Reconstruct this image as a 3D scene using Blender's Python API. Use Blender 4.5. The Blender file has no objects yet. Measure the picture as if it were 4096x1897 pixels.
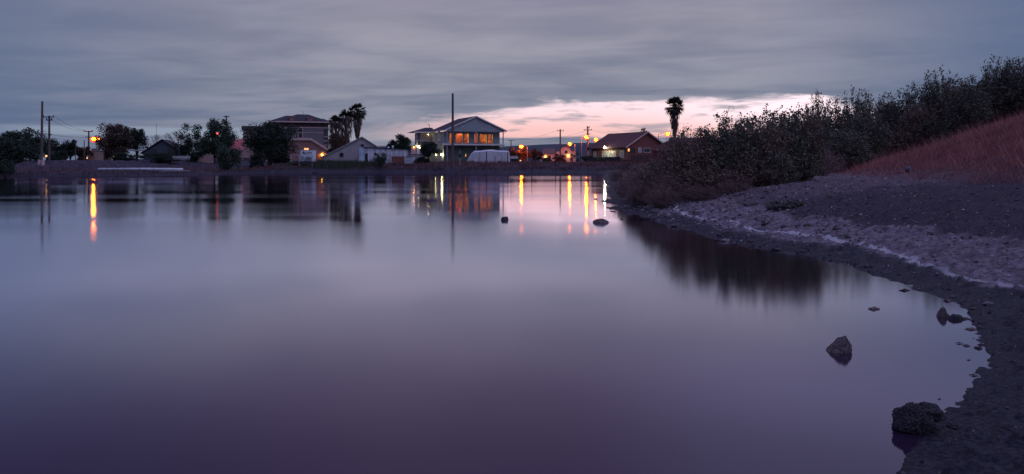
import bpy, bmesh, math, random
import numpy as np
from math import sin, cos, pi, radians, sqrt
from mathutils import Vector, noise as mnoise

S = bpy.context.scene
COL = S.collection
random.seed(7)
RNG = np.random.default_rng(11)

# ------------------------------------------------------------------ camera
FPX = 3215.0            # focal length in photograph pixels (4096 wide)
HORIZ = 654.0           # photograph row of the horizon
CAMH = 1.5
cam = bpy.data.cameras.new("camera")
cam.sensor_fit = 'HORIZONTAL'
cam.sensor_width = 36.0
cam.lens = FPX / 4096 * 36.0
cam.shift_y = -(948.5 - HORIZ) / 4096
cam.clip_start = 0.05
cam.clip_end = 20000
camo = bpy.data.objects.new("camera", cam)
COL.objects.link(camo)
camo.location = (0, 0, CAMH)
camo.rotation_euler = (pi / 2, 0, 0)
S.camera = camo

S.view_settings.view_transform = 'Standard'
S.view_settings.look = 'None'
S.view_settings.exposure = 0.0
S.view_settings.gamma = 1.0
S.view_settings.use_curve_mapping = False
S.render.engine = 'CYCLES'
cy = S.cycles
cy.use_denoising = True
try:
    cy.denoiser = 'OPENIMAGEDENOISE'
except Exception:
    pass
cy.max_bounces = 6
cy.diffuse_bounces = 2
cy.glossy_bounces = 3
cy.transmission_bounces = 4
cy.transparent_max_bounces = 8
cy.volume_bounces = 0
cy.sample_clamp_indirect = 6.0
cy.use_light_tree = True
cy.pixel_filter_type = 'BLACKMAN_HARRIS'
cy.filter_width = 1.5


# ------------------------------------------------------------------ node helpers
class V:
    """a value socket with arithmetic"""
    def __init__(s, nt, k): s.nt = nt; s.k = k
    def _m(s, op, *o):
        n = s.nt.nodes.new('ShaderNodeMath'); n.operation = op
        for i, a in enumerate((s,) + o):
            if isinstance(a, V): s.nt.links.new(a.k, n.inputs[i])
            else: n.inputs[i].default_value = a
        return V(s.nt, n.outputs[0])
    def __add__(s, o): return s._m('ADD', o)
    def __sub__(s, o): return s._m('SUBTRACT', o)
    def __mul__(s, o): return s._m('MULTIPLY', o)
    def __truediv__(s, o): return s._m('DIVIDE', o)
    __radd__ = __add__
    __rmul__ = __mul__
    def rsub(s, c): return (s * -1.0) + c
    def abs(s): return s._m('ABSOLUTE')
    def sqrt(s): return s._m('SQRT')
    def max(s, o): return s._m('MAXIMUM', o)
    def min(s, o): return s._m('MINIMUM', o)
    def sm(s, a, b, lo=0.0, hi=1.0, kind='SMOOTHSTEP'):
        n = s.nt.nodes.new('ShaderNodeMapRange'); n.interpolation_type = kind
        s.nt.links.new(s.k, n.inputs['Value'])
        n.inputs['From Min'].default_value = a; n.inputs['From Max'].default_value = b
        n.inputs['To Min'].default_value = lo; n.inputs['To Max'].default_value = hi
        return V(s.nt, n.outputs['Result'])


def mixc(nt, f, a, b, blend='MIX'):
    n = nt.nodes.new('ShaderNodeMix'); n.data_type = 'RGBA'; n.blend_type = blend
    n.clamp_factor = True
    for idx, val in ((0, f), (6, a), (7, b)):
        if isinstance(val, V): nt.links.new(val.k, n.inputs[idx])
        elif hasattr(val, 'is_output'): nt.links.new(val, n.inputs[idx])
        elif idx == 0: n.inputs[0].default_value = val
        else: n.inputs[idx].default_value = (*val, 1.0) if len(val) == 3 else val
    return n.outputs[2]


def comb(nt, x, y, z):
    n = nt.nodes.new('ShaderNodeCombineXYZ')
    for i, a in enumerate((x, y, z)):
        if isinstance(a, V): nt.links.new(a.k, n.inputs[i])
        else: n.inputs[i].default_value = a
    return n.outputs[0]


def noise(nt, vec, scale, detail=3.0, rough=0.5, dist=0.0, out='Fac'):
    n = nt.nodes.new('ShaderNodeTexNoise')
    if vec is not None: nt.links.new(vec, n.inputs['Vector'])
    n.inputs['Scale'].default_value = scale
    n.inputs['Detail'].default_value = detail
    n.inputs['Roughness'].default_value = rough
    n.inputs['Distortion'].default_value = dist
    return V(nt, n.outputs[out]) if out == 'Fac' else n.outputs[out]


# ------------------------------------------------------------------ sky (overcast dusk, last pink gap under the cloud deck)
world = bpy.data.worlds.new("World")
S.world = world
world.use_nodes = True
nt = world.node_tree
nt.nodes.clear()
tc = nt.nodes.new('ShaderNodeTexCoord')
sep = nt.nodes.new('ShaderNodeSeparateXYZ')
nt.links.new(tc.outputs['Generated'], sep.inputs[0])
X, Y, Z = (V(nt, sep.outputs[i]) for i in range(3))
hyp = (X * X + Y * Y).sqrt().max(0.001)
T = Z / hyp                                   # tangent of the elevation
n_at = nt.nodes.new('ShaderNodeMath'); n_at.operation = 'ARCTAN2'
nt.links.new(X.k, n_at.inputs[0]); nt.links.new(Y.k, n_at.inputs[1])
AZ = V(nt, n_at.outputs[0])                   # 0 straight ahead, + to the right
den = Z.max(0.0) + 0.055
cvec = comb(nt, X / den * 0.75 + Y / den * 0.16, Y / den, 0.0)
big = noise(nt, cvec, 0.55, 3.0, 0.5, 0.3)
med = noise(nt, cvec, 1.7, 4.0, 0.55, 0.5)
band = noise(nt, comb(nt, AZ * 3.0, T * 42.0, 3.0), 1.0, 3.0, 0.5, 0.4)
cl = big * 0.8 + med * 0.52 + band * 0.13      # mean about 0.73
cl = cl.sm(0.52, 0.92)
deck = mixc(nt, cl, (0.185, 0.210, 0.295), (0.405, 0.395, 0.470))
# warmer mauve high above the camera axis
deck = mixc(nt, T.sm(0.06, 0.18) * 0.5, deck, (0.285, 0.270, 0.345))
deck = mixc(nt, T.sm(0.17, 0.32) * 0.75, deck, (0.295, 0.225, 0.400))
deck = mixc(nt, T.sm(0.30, 0.5) * 0.65, deck, (0.190, 0.125, 0.360))
# dark underside of the deck just above the gap
deck = mixc(nt, T.sm(0.16, 0.085) * 0.35, deck, (0.16, 0.195, 0.26))
# the deck brightens round the glow and falls off away from it
side = AZ.sm(-0.12, -0.74) * 0.85 + AZ.sm(0.22, 0.62) * 0.85
deck = mixc(nt, side.min(0.9), deck, (0.085, 0.135, 0.255))
glow_up = AZ.sm(0.02, 0.34) * T.sm(0.19, 0.30) * T.sm(2.0, 0.8)
deck = mixc(nt, glow_up * 0.85, deck, (0.38, 0.38, 0.62))
deck = mixc(nt, AZ.sm(-0.12, -0.6) * T.sm(0.20, 0.34) * 0.6, deck, (0.110, 0.095, 0.235))
# an overcast sky is brighter towards the zenith
zen = Z.max(0.0)
lift = zen.sm(0.30, 1.0) * 1.9 + 1.0
nm = nt.nodes.new('ShaderNodeVectorMath'); nm.operation = 'SCALE'
nt.links.new(deck, nm.inputs[0]); nt.links.new(lift.k, nm.inputs['Scale'])
deck = nm.outputs[0]
# the gap
wob = noise(nt, comb(nt, AZ * 5.0, T * 10.0, 7.0), 1.0, 3.0, 0.5)
wob2 = noise(nt, comb(nt, AZ * 9.0, T * 90.0, 1.0), 1.0, 3.0, 0.55, 0.3)
wob3 = noise(nt, comb(nt, AZ * 14.0, T * 60.0, 5.0), 1.0, 4.0, 0.6, 0.6)
top = AZ.sm(-0.20, 0.10, 0.046, 0.079) + (wob - 0.5) * 0.034 + (wob3 - 0.5) * 0.030 - AZ.sm(0.35, 0.47) * 0.026
bot = AZ.sm(-0.25, 0.15, 0.026, 0.031) + (wob - 0.5) * 0.016
tt = T + (wob2 - 0.5) * 0.018
e_up = ((top - tt) * 65.0).sm(-0.15, 0.55)
e_lo = ((tt - bot) * 160.0).sm(-0.1, 0.7)
e_az = AZ.sm(-0.33, 0.02) * AZ.sm(0.66, 0.42)
gap = e_up * e_lo * e_az
streak = (wob2 * 0.6 + wob3 * 0.4).sm(0.51, 0.63) * 0.8
gcol = mixc(nt, T.sm(0.035, 0.075), (0.98, 0.57, 0.54), (1.05, 0.80, 0.86))
gcol = mixc(nt, AZ.sm(0.10, 0.36) * T.sm(0.03, 0.065), gcol, (1.18, 0.94, 1.01))
gcol = mixc(nt, AZ.sm(0.0, -0.22), gcol, (0.50, 0.44, 0.50))
gcol = mixc(nt, streak, gcol, (0.36, 0.33, 0.39))
sky = mixc(nt, gap, deck, gcol)
# low slate bank of cloud beneath the gap
low = T.sm(0.032, 0.020) * AZ.sm(-0.30, -0.05) * 0.9
sky = mixc(nt, low, sky, (0.185, 0.205, 0.285))
low2 = T.sm(0.016, 0.006)
sky = mixc(nt, low2 * 0.6, sky, (0.13, 0.16, 0.26))
# pale slit low in the west on the left
slit = (T - 0.036 + (wob2 - 0.5) * 0.006).abs().sm(0.0075, 0.003) * AZ.sm(-0.16, -0.26) * AZ.sm(-0.62, -0.5)
sky = mixc(nt, slit * 0.75, sky, (0.30, 0.36, 0.46))
# below the horizon: dim ground glow
sky = mixc(nt, Z.sm(0.0, -0.03), sky, (0.05, 0.05, 0.07))
bg = nt.nodes.new('ShaderNodeBackground')
nt.links.new(sky, bg.inputs['Color'])
bg.inputs['Strength'].default_value = 1.0
wo = nt.nodes.new('ShaderNodeOutputWorld')
nt.links.new(bg.outputs[0], wo.inputs[0])


# ------------------------------------------------------------------ materials
def new_mat(name):
    m = bpy.data.materials.new(name); m.use_nodes = True
    return m, m.node_tree, m.node_tree.nodes['Principled BSDF']


def mat(name, col, rough=0.75, var=0.25, scale=3.0, bump=0.0, bscale=None, spec=0.3, metal=0.0, stretch=(1, 1, 1)):
    m, t, b = new_mat(name)
    tcn = t.nodes.new('ShaderNodeTexCoord')
    mp = t.nodes.new('ShaderNodeMapping'); mp.inputs['Scale'].default_value = stretch
    t.links.new(tcn.outputs['Object'], mp.inputs[0])
    f = noise(t, mp.outputs[0], scale, 4.0, 0.6)
    lo = tuple(c * (1 - var) for c in col); hi = tuple(min(1, c * (1 + var)) for c in col)
    t.links.new(mixc(t, f.sm(0.3, 0.7), lo, hi), b.inputs['Base Color'])
    b.inputs['Roughness'].default_value = rough
    b.inputs['Specular IOR Level'].default_value = spec
    b.inputs['Metallic'].default_value = metal
    if bump:
        g = noise(t, mp.outputs[0], bscale or scale * 4, 4.0, 0.6)
        bn = t.nodes.new('ShaderNodeBump'); bn.inputs['Strength'].default_value = bump
        bn.inputs['Distance'].default_value = 0.02
        t.links.new(g.k, bn.inputs['Height']); t.links.new(bn.outputs[0], b.inputs['Normal'])
    return m


def leaf_mat(name, a, b_, rough=0.6):
    m, t, b = new_mat(name)
    g = t.nodes.new('ShaderNodeNewGeometry')
    f = V(t, g.outputs['Random Per Island'])
    t.links.new(mixc(t, f, a, b_), b.inputs['Base Color'])
    b.inputs['Roughness'].default_value = rough
    b.inputs['Specular IOR Level'].default_value = 0.08
    return m


def emit(name, col, strength):
    m, t, b = new_mat(name)
    b.inputs['Base Color'].default_value = (0.3, 0.3, 0.3, 1)
    b.inputs['Emission Color'].default_value = (*col, 1)
    b.inputs['Emission Strength'].default_value = strength
    return m


def glass_mat(name, tint=(0.9, 0.9, 0.9)):
    m, t, b = new_mat(name)
    t.nodes.remove(b)
    tr = t.nodes.new('ShaderNodeBsdfTransparent'); tr.inputs[0].default_value = (*tint, 1)
    gl = t.nodes.new('ShaderNodeBsdfGlossy'); gl.inputs['Roughness'].default_value = 0.03
    fr = t.nodes.new('ShaderNodeFresnel'); fr.inputs[0].default_value = 1.45
    mx = t.nodes.new('ShaderNodeMixShader')
    t.links.new(fr.outputs[0], mx.inputs[0]); t.links.new(tr.outputs[0], mx.inputs[1]); t.links.new(gl.outputs[0], mx.inputs[2])
    t.links.new(mx.outputs[0], t.nodes['Material Output'].inputs[0])
    return m


M = {}
M['grey_paint'] = mat('grey_paint', (0.30, 0.33, 0.36), 0.7, 0.12, 1.5)
M['green_grey'] = mat('green_grey', (0.13, 0.16, 0.16), 0.8, 0.2, 1.2)
M['trim'] = mat('trim', (0.72, 0.68, 0.68), 0.6, 0.1, 2)
M['trim_pink'] = mat('trim_pink', (0.62, 0.42, 0.40), 0.6, 0.12, 2)
M['shingle'] = mat('shingle', (0.030, 0.028, 0.040), 0.85, 0.3, 6, 0.4, 20)
M['shingle_brown'] = mat('shingle_brown', (0.11, 0.040, 0.042), 0.85, 0.3, 6, 0.4, 20)  # brown shingle, reddened to carry the street lamps' light
M['brown_wood'] = mat('brown_wood', (0.25, 0.088, 0.080), 0.8, 0.3, 4, 0.3, 12, stretch=(3, 3, .4))  # brown boards with the lamps' red light mixed into the colour
M['dark_wood'] = mat('dark_wood', (0.055, 0.045, 0.05), 0.85, 0.35, 5, 0.4, 14, stretch=(3, 3, .3))
M['pole_wood'] = mat('pole_wood', (0.12, 0.085, 0.085), 0.85, 0.3, 4, 0.3, 12, stretch=(3, 3, .3))
M['weathered'] = mat('weathered', (0.40, 0.36, 0.37), 0.85, 0.25, 3, 0.3, 10, stretch=(4, 4, .25))
M['roof_tin'] = mat('roof_tin', (0.42, 0.40, 0.44), 0.6, 0.25, 2, 0.2, 8)
M['white_old'] = mat('white_old', (0.56, 0.56, 0.62), 0.7, 0.38, 1.1, 0.2, 8, stretch=(2, 2, .5))
M['blue_door'] = mat('blue_door', (0.42, 0.52, 0.64), 0.6, 0.3, 2, stretch=(2, 2, .4))
M['black'] = mat('black', (0.015, 0.015, 0.018), 0.6, 0.2, 3)
M['tan'] = mat('tan', (0.42, 0.275, 0.25), 0.8, 0.15, 1.2)
M['vict'] = mat('vict', (0.20, 0.185, 0.20), 0.8, 0.12, 1.5)
M['vict_dark'] = mat('vict_dark', (0.09, 0.075, 0.08), 0.8, 0.15, 1.5)
M['vict_brown'] = mat('vict_brown', (0.32, 0.175, 0.155), 0.8, 0.15, 1.5)
M['brick'] = mat('brick', (0.30, 0.15, 0.14), 0.85, 0.3, 6)
M['red_roof'] = mat('red_roof', (0.42, 0.10, 0.11), 0.7, 0.2, 3)
M['stucco'] = mat('stucco', (0.60, 0.47, 0.43), 0.85, 0.12, 2)
M['tile_roof'] = mat('tile_roof', (0.14, 0.075, 0.075), 0.8, 0.3, 6)
M['dark_house'] = mat('dark_house', (0.075, 0.085, 0.11), 0.8, 0.25, 1.5)
M['tarp'] = mat('tarp', (0.55, 0.54, 0.58), 0.55, 0.10, 1.2, 0.5, 2.5)
M['plastic'] = mat('plastic', (0.70, 0.74, 0.80), 0.4, 0.1, 3)
M['steel'] = mat('steel', (0.30, 0.31, 0.33), 0.45, 0.2, 4, metal=0.6)
M['rust'] = mat('rust', (0.22, 0.085, 0.07), 0.85, 0.35, 5)
M['pipe'] = mat('pipe', (0.58, 0.58, 0.64), 0.5, 0.2, 2)
M['insulator'] = mat('insulator', (0.10, 0.08, 0.08), 0.4, 0.2, 3)
M['pane_dark'] = mat('pane_dark', (0.02, 0.022, 0.03), 0.08, 0.2, 1, spec=0.6)
M['pane_pale'] = mat('pane_pale', (0.42, 0.36, 0.36), 0.35, 0.2, 2, spec=0.5)
M['curtain'] = mat('curtain', (0.45, 0.24, 0.16), 0.9, 0.2, 3)
M['red_door'] = mat('red_door', (0.30, 0.03, 0.03), 0.5, 0.2, 2)
M['orange_door'] = mat('orange_door', (0.60, 0.22, 0.14), 0.6, 0.15, 2)
M['glass'] = glass_mat('glass')
M['bark'] = mat('bark', (0.06, 0.045, 0.045), 0.9, 0.3, 6, 0.5, 20)
M['twig'] = mat('twig', (0.17, 0.115, 0.11), 0.85, 0.35, 4)
M['pale_twig'] = mat('pale_twig', (0.30, 0.215, 0.205), 0.85, 0.4, 4)
M['palm_bark'] = mat('palm_bark', (0.15, 0.10, 0.09), 0.9, 0.3, 6, 0.5, 20)
M['leaf_dark'] = leaf_mat('leaf_dark', (0.016, 0.028, 0.024), (0.055, 0.070, 0.050))
M['leaf_mid'] = leaf_mat('leaf_mid', (0.030, 0.050, 0.040), (0.080, 0.110, 0.075))
M['leaf_brown'] = leaf_mat('leaf_brown', (0.050, 0.038, 0.036), (0.130, 0.085, 0.070))
M['leaf_red'] = leaf_mat('leaf_red', (0.060, 0.040, 0.035), (0.140, 0.085, 0.060))
M['shrub_green'] = leaf_mat('shrub_green', (0.062, 0.072, 0.058), (0.185, 0.175, 0.13))
M['shrub_olive'] = leaf_mat('shrub_olive', (0.095, 0.074, 0.060), (0.27, 0.19, 0.145))
M['shrub_dry'] = leaf_mat('shrub_dry', (0.11, 0.070, 0.066), (0.27, 0.165, 0.145))
M['palm_leaf'] = leaf_mat('palm_leaf', (0.022, 0.030, 0.024), (0.065, 0.065, 0.045))
M['palm_dead'] = leaf_mat('palm_dead', (0.075, 0.048, 0.045), (0.17, 0.11, 0.10))
M['dry_grass'] = leaf_mat('dry_grass', (0.20, 0.070, 0.075), (0.56, 0.235, 0.20))
_t = M['dry_grass'].node_tree; _b = _t.nodes['Principled BSDF']
_src = _b.inputs['Base Color'].links[0].from_socket
_tc = _t.nodes.new('ShaderNodeTexCoord')
_n = noise(_t, _tc.outputs['Object'], 0.55, 4.0, 0.6)
_t.links.new(mixc(_t, _n.sm(0.42, 0.66), _src, mixc(_t, 0.62, _src, (0.085, 0.042, 0.050))), _b.inputs['Base Color'])
M['bank_grass'] = leaf_mat('bank_grass', (0.085, 0.040, 0.044), (0.27, 0.135, 0.125))
M['weed'] = leaf_mat('weed', (0.030, 0.042, 0.034), (0.085, 0.10, 0.065))
M['rock'] = mat('rock', (0.15, 0.115, 0.115), 0.85, 0.65, 8, 0.8, 26, spec=0.2)
M['rock_dark'] = mat('rock_dark', (0.070, 0.060, 0.070), 0.85, 0.7, 9, 0.8, 26, spec=0.2)
M['clod'] = mat('clod', (0.10, 0.082, 0.09), 0.9, 0.45, 18, 0.8, 50)
M['clod_pale'] = mat('clod_pale', (0.24, 0.20, 0.21), 0.9, 0.4, 18, 0.8, 50)
M['pebble'] = leaf_mat('pebble', (0.045, 0.038, 0.042), (0.16, 0.135, 0.14), 0.9)
M['shore_mud'] = leaf_mat('shore_mud', (0.012, 0.012, 0.018), (0.06, 0.052, 0.062), 0.8)
M['shell'] = leaf_mat('shell', (0.40, 0.37, 0.38), (0.75, 0.72, 0.72), 0.7)
M['added_ball_blue'] = mat('added_ball_blue', (0.085, 0.115, 0.155), 0.8, 0.15, 5)
SOD = (1.0, 0.15, 0.0006)
M['sodium'] = emit('sodium', SOD, 1000)
M['sodium_low'] = emit('sodium_low', (1.0, 0.16, 0.003), 120)
M['warm_lamp'] = emit('warm_lamp', (1.0, 0.46, 0.04), 60)
M['pale_lamp'] = emit('pale_lamp', (1.0, 0.86, 0.36), 75)
M['white_lamp'] = emit('white_lamp', (0.93, 1.0, 0.62), 300)
M['dim_lamp'] = emit('dim_lamp', (1.0, 0.42, 0.10), 2.4)
M['red_lamp'] = emit('red_lamp', (1.0, 0.07, 0.02), 4)
M['window_glow'] = emit('window_glow', (1.0, 0.42, 0.12), 1.6)
def lamp_halo(name, col, k):
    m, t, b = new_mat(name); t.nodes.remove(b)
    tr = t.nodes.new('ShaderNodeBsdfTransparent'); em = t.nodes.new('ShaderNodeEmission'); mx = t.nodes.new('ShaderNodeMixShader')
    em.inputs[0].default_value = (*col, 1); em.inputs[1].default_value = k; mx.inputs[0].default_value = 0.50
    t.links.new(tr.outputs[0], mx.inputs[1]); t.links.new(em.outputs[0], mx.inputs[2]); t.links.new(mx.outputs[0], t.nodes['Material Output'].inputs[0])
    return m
M['lamp_halo'] = lamp_halo('lamp_halo', (1.0, 0.075, 0.018), 2.0)  # see-through glowing shell, imitates the red halo round a lamp
M['room_lamp'] = emit('room_lamp', (1.0, 0.40, 0.10), 150)


# ------------------------------------------------------------------ mesh helpers
def W(px, py, D):
    return Vector(((px - 2048) / FPX * D, D, CAMH + (HORIZ - py) / FPX * D))


class MB:
    def __init__(s): s.v = []; s.f = []
    def add(s, vs, fs):
        o = len(s.v); s.v += [tuple(p) for p in vs]; s.f += [tuple(i + o for i in q) for q in fs]
        return s
    def box(s, x0, x1, y0, y1, z0, z1):
        vs = [(x0, y0, z0), (x1, y0, z0), (x1, y1, z0), (x0, y1, z0), (x0, y0, z1), (x1, y0, z1), (x1, y1, z1), (x0, y1, z1)]
        return s.add(vs, [(3, 2, 1, 0), (4, 5, 6, 7), (0, 1, 5, 4), (1, 2, 6, 5), (2, 3, 7, 6), (3, 0, 4, 7)])
    def prism(s, poly, y0, y1):
        """poly in (x, z), counter-clockwise seen from -y"""
        n = len(poly)
        vs = [(x, y0, z) for x, z in poly] + [(x, y1, z) for x, z in poly]
        fs = [tuple(range(n)), tuple(range(2 * n - 1, n - 1, -1))]
        fs += [(i, i + n, (i + 1) % n + n, (i + 1) % n) for i in range(n)]
        return s.add(vs, fs)
    def prism_x(s, poly, x0, x1):
        """poly in (y, z)"""
        n = len(poly)
        vs = [(x0, y, z) for y, z in poly] + [(x1, y, z) for y, z in poly]
        fs = [tuple(range(n - 1, -1, -1)), tuple(range(n, 2 * n))]
        fs += [((i + 1) % n, (i + 1) % n + n, i + n, i) for i in range(n)]
        return s.add(vs, fs)
    def slab(s, quad, th):
        """a quad thickened straight down"""
        vs = [tuple(p) for p in quad] + [(p[0], p[1], p[2] - th) for p in quad]
        n = len(quad)
        fs = [tuple(range(n)), tuple(range(2 * n - 1, n - 1, -1))]
        fs += [(i + n, (i + 1) % n + n, (i + 1) % n, i) for i in range(n)]
        return s.add(vs, fs)
    def tube(s, pts, radii, n=6, cap=True):
        pts = [Vector(p) for p in pts]
        if not hasattr(radii, '__len__'): radii = [radii] * len(pts)
        vs = []; fs = []
        for i, p in enumerate(pts):
            d = (pts[min(i + 1, len(pts) - 1)] - pts[max(i - 1, 0)])
            d = d.normalized() if d.length > 1e-9 else Vector((0, 0, 1))
            a = d.cross(Vector((0, 0, 1)) if abs(d.z) < 0.9 else Vector((1, 0, 0))).normalized(); b = d.cross(a)
            for k in range(n):
                t = 2 * pi * k / n
                vs.append(p + (a * cos(t) + b * sin(t)) * radii[i])
        for i in range(len(pts) - 1):
            for k in range(n):
                fs.append((i * n + k, i * n + (k + 1) % n, (i + 1) * n + (k + 1) % n, (i + 1) * n + k))
        if cap and n > 2:
            fs.append(tuple(range(n - 1, -1, -1))); e = (len(pts) - 1) * n
            fs.append(tuple(range(e, e + n)))
        return s.add(vs, fs)
    def ball(s, c, r, nu=10, nv=6, sq=(1, 1, 1)):
        vs = [(c[0], c[1], c[2] - r * sq[2])]; fs = []
        for j in range(1, nv):
            ph = -pi / 2 + pi * j / nv
            for i in range(nu):
                a = 2 * pi * i / nu
                vs.append((c[0] + r * sq[0] * cos(ph) * cos(a), c[1] + r * sq[1] * cos(ph) * sin(a), c[2] + r * sq[2] * sin(ph)))
        vs.append((c[0], c[1], c[2] + r * sq[2])); L = len(vs) - 1
        for i in range(nu):
            fs.append((0, 1 + (i + 1) % nu, 1 + i))
            fs.append((L, L - nu + i, L - nu + (i + 1) % nu))
        for j in range(nv - 2):
            for i in range(nu):
                a = 1 + j * nu + i; b = 1 + j * nu + (i + 1) % nu
                fs.append((a, b, b + nu, a + nu))
        return s.add(vs, fs)
    def build(s, name, m, parent=None, smooth=False, loc=None):
        me = bpy.data.meshes.new(name); me.from_pydata(s.v, [], s.f); me.update()
        if smooth: me.polygons.foreach_set('use_smooth', [True] * len(me.polygons))
        return link(name, me, m, parent, loc)


def link(name, me, m, parent=None, loc=None):
    if m is not None: me.materials.append(M[m] if isinstance(m, str) else m)
    o = bpy.data.objects.new(name, me); COL.objects.link(o)
    if parent is not None: o.parent = parent
    if loc is not None: o.location = loc
    return o


def np_mesh(name, verts, nper, m, parent=None, loc=None):
    """verts (N, nper, 3): N separate polygons of nper corners"""
    verts = np.asarray(verts, dtype=np.float32)
    N = verts.shape[0]
    me = bpy.data.meshes.new(name)
    me.vertices.add(N * nper); me.vertices.foreach_set('co', verts.reshape(-1))
    me.loops.add(N * nper); me.loops.foreach_set('vertex_index', np.arange(N * nper, dtype=np.int32))
    me.polygons.add(N); me.polygons.foreach_set('loop_start', np.arange(0, N * nper, nper, dtype=np.int32))
    me.update(calc_edges=True); me.validate()
    return link(name, me, m, parent, loc)


def tag(o, label=None, cat=None, group=None, kind=None):
    if label: o['label'] = label
    if cat: o['category'] = cat
    if group: o['group'] = group
    if kind: o['kind'] = kind
    return o


def thing(name, label, cat, loc=(0, 0, 0), rz=0.0, group=None):
    o = bpy.data.objects.new(name, None); COL.objects.link(o)
    o.empty_display_size = 0.3
    o.location = loc; o.rotation_euler = (0, 0, rz)
    return tag(o, label, cat, group)


def copy_tree(o, parent=None):
    c = o.copy(); COL.objects.link(c); c.parent = parent
    for ch in o.children: copy_tree(ch, c)
    return c


# ------------------------------------------------------------------ 2-D value noise for the terrain
_P = RNG.random((256, 256))
def vnoise(x, y):
    xi = np.floor(x).astype(int); yi = np.floor(y).astype(int)
    fx = x - xi; fy = y - yi
    fx = fx * fx * (3 - 2 * fx); fy = fy * fy * (3 - 2 * fy)
    g = lambda a, b: _P[a & 255, b & 255]
    return (g(xi, yi) * (1 - fx) + g(xi + 1, yi) * fx) * (1 - fy) + (g(xi, yi + 1) * (1 - fx) + g(xi + 1, yi + 1) * fx) * fy
def fbm(x, y, o=4):
    s = 0; a = 0.5; k = 0
    for i in range(o):
        s = s + a * vnoise(x + 17.3 * i, y + 9.1 * i); k += a
        x = x * 2.03; y = y * 2.03; a *= 0.5
    return s / k
def sstep(a, b, x):
    t = np.clip((x - a) / (b - a), 0, 1); return t * t * (3 - 2 * t)


# ------------------------------------------------------------------ the pond's outline and the land round it
SHORE = np.array([
    (1.10, 2.3), (1.84, 3.88), (1.97, 4.05), (2.16, 4.30), (2.61, 4.87), (2.79, 5.05), (3.14, 5.45), (3.54, 6.07), (3.86, 6.55), (4.05, 6.96),
    (4.28, 7.37), (4.49, 7.92), (4.77, 8.64), (4.82, 9.4), (4.85, 10.4), (5.0, 11.7), (4.78, 13.4), (4.40, 13.9), (4.02, 15.8),
    (3.85, 18.0), (3.72, 20.5), (3.78, 22.3), (3.55, 24.5), (3.15, 26.9), (3.35, 27.5), (4.0, 28.1), (4.45, 28.7), (4.2, 29.3),
    (3.55, 30.2), (3.65, 31.5), (4.4, 35.5), (5.3, 45), (7.2, 60), (9.2, 79), (11.5, 100), (13.8, 116), (13.0, 123), (6, 121), (-1.8, 118), (-14, 121),
    (-29, 125), (-36, 118), (-40, 108), (-43, 92), (-52, 91), (-61, 95), (-80, 92), (-96, 72), (-85, 32), (-45, 4), (-14, -5),
    (-4, -3.0), (-0.6, -0.9), (0.5, 0.7)], dtype=float)
SALT = np.array([(4.95, 26.0), (5.0, 24.9), (4.62, 21.6), (4.75, 19.6), (4.94, 18.6), (5.05, 16.4), (5.42, 15.0), (5.68, 13.9), (5.85, 12.8),
                 (5.82, 11.8), (5.6, 10.6), (5.55, 9.9), (5.70, 9.3), (5.75, 8.6), (5.4, 7.6), (5.0, 6.9)], dtype=float)


def seg_dist(px, py, poly, closed):
    d = np.full(px.shape, 1e9)
    n = len(poly)
    for i in range(n if closed else n - 1):
        ax, ay = poly[i]; bx, by = poly[(i + 1) % n]
        ux, uy = bx - ax, by - ay
        t = np.clip(((px - ax) * ux + (py - ay) * uy) / (ux * ux + uy * uy), 0, 1)
        d = np.minimum(d, (px - ax - t * ux) ** 2 + (py - ay - t * uy) ** 2)
    return np.sqrt(d)


def shore_d(px, py):
    """distance to the waterline, positive on land"""
    d = seg_dist(px, py, SHORE, True)
    ins = np.zeros(px.shape, bool)
    n = len(SHORE)
    for i in range(n):
        ax, ay = SHORE[i]; bx, by = SHORE[(i + 1) % n]
        if ay == by: continue
        c = ((ay > py) != (by > py)) & (px < (bx - ax) * (py - ay) / (by - ay) + ax)
        ins ^= c
    return np.where(ins, -d, d)


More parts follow.
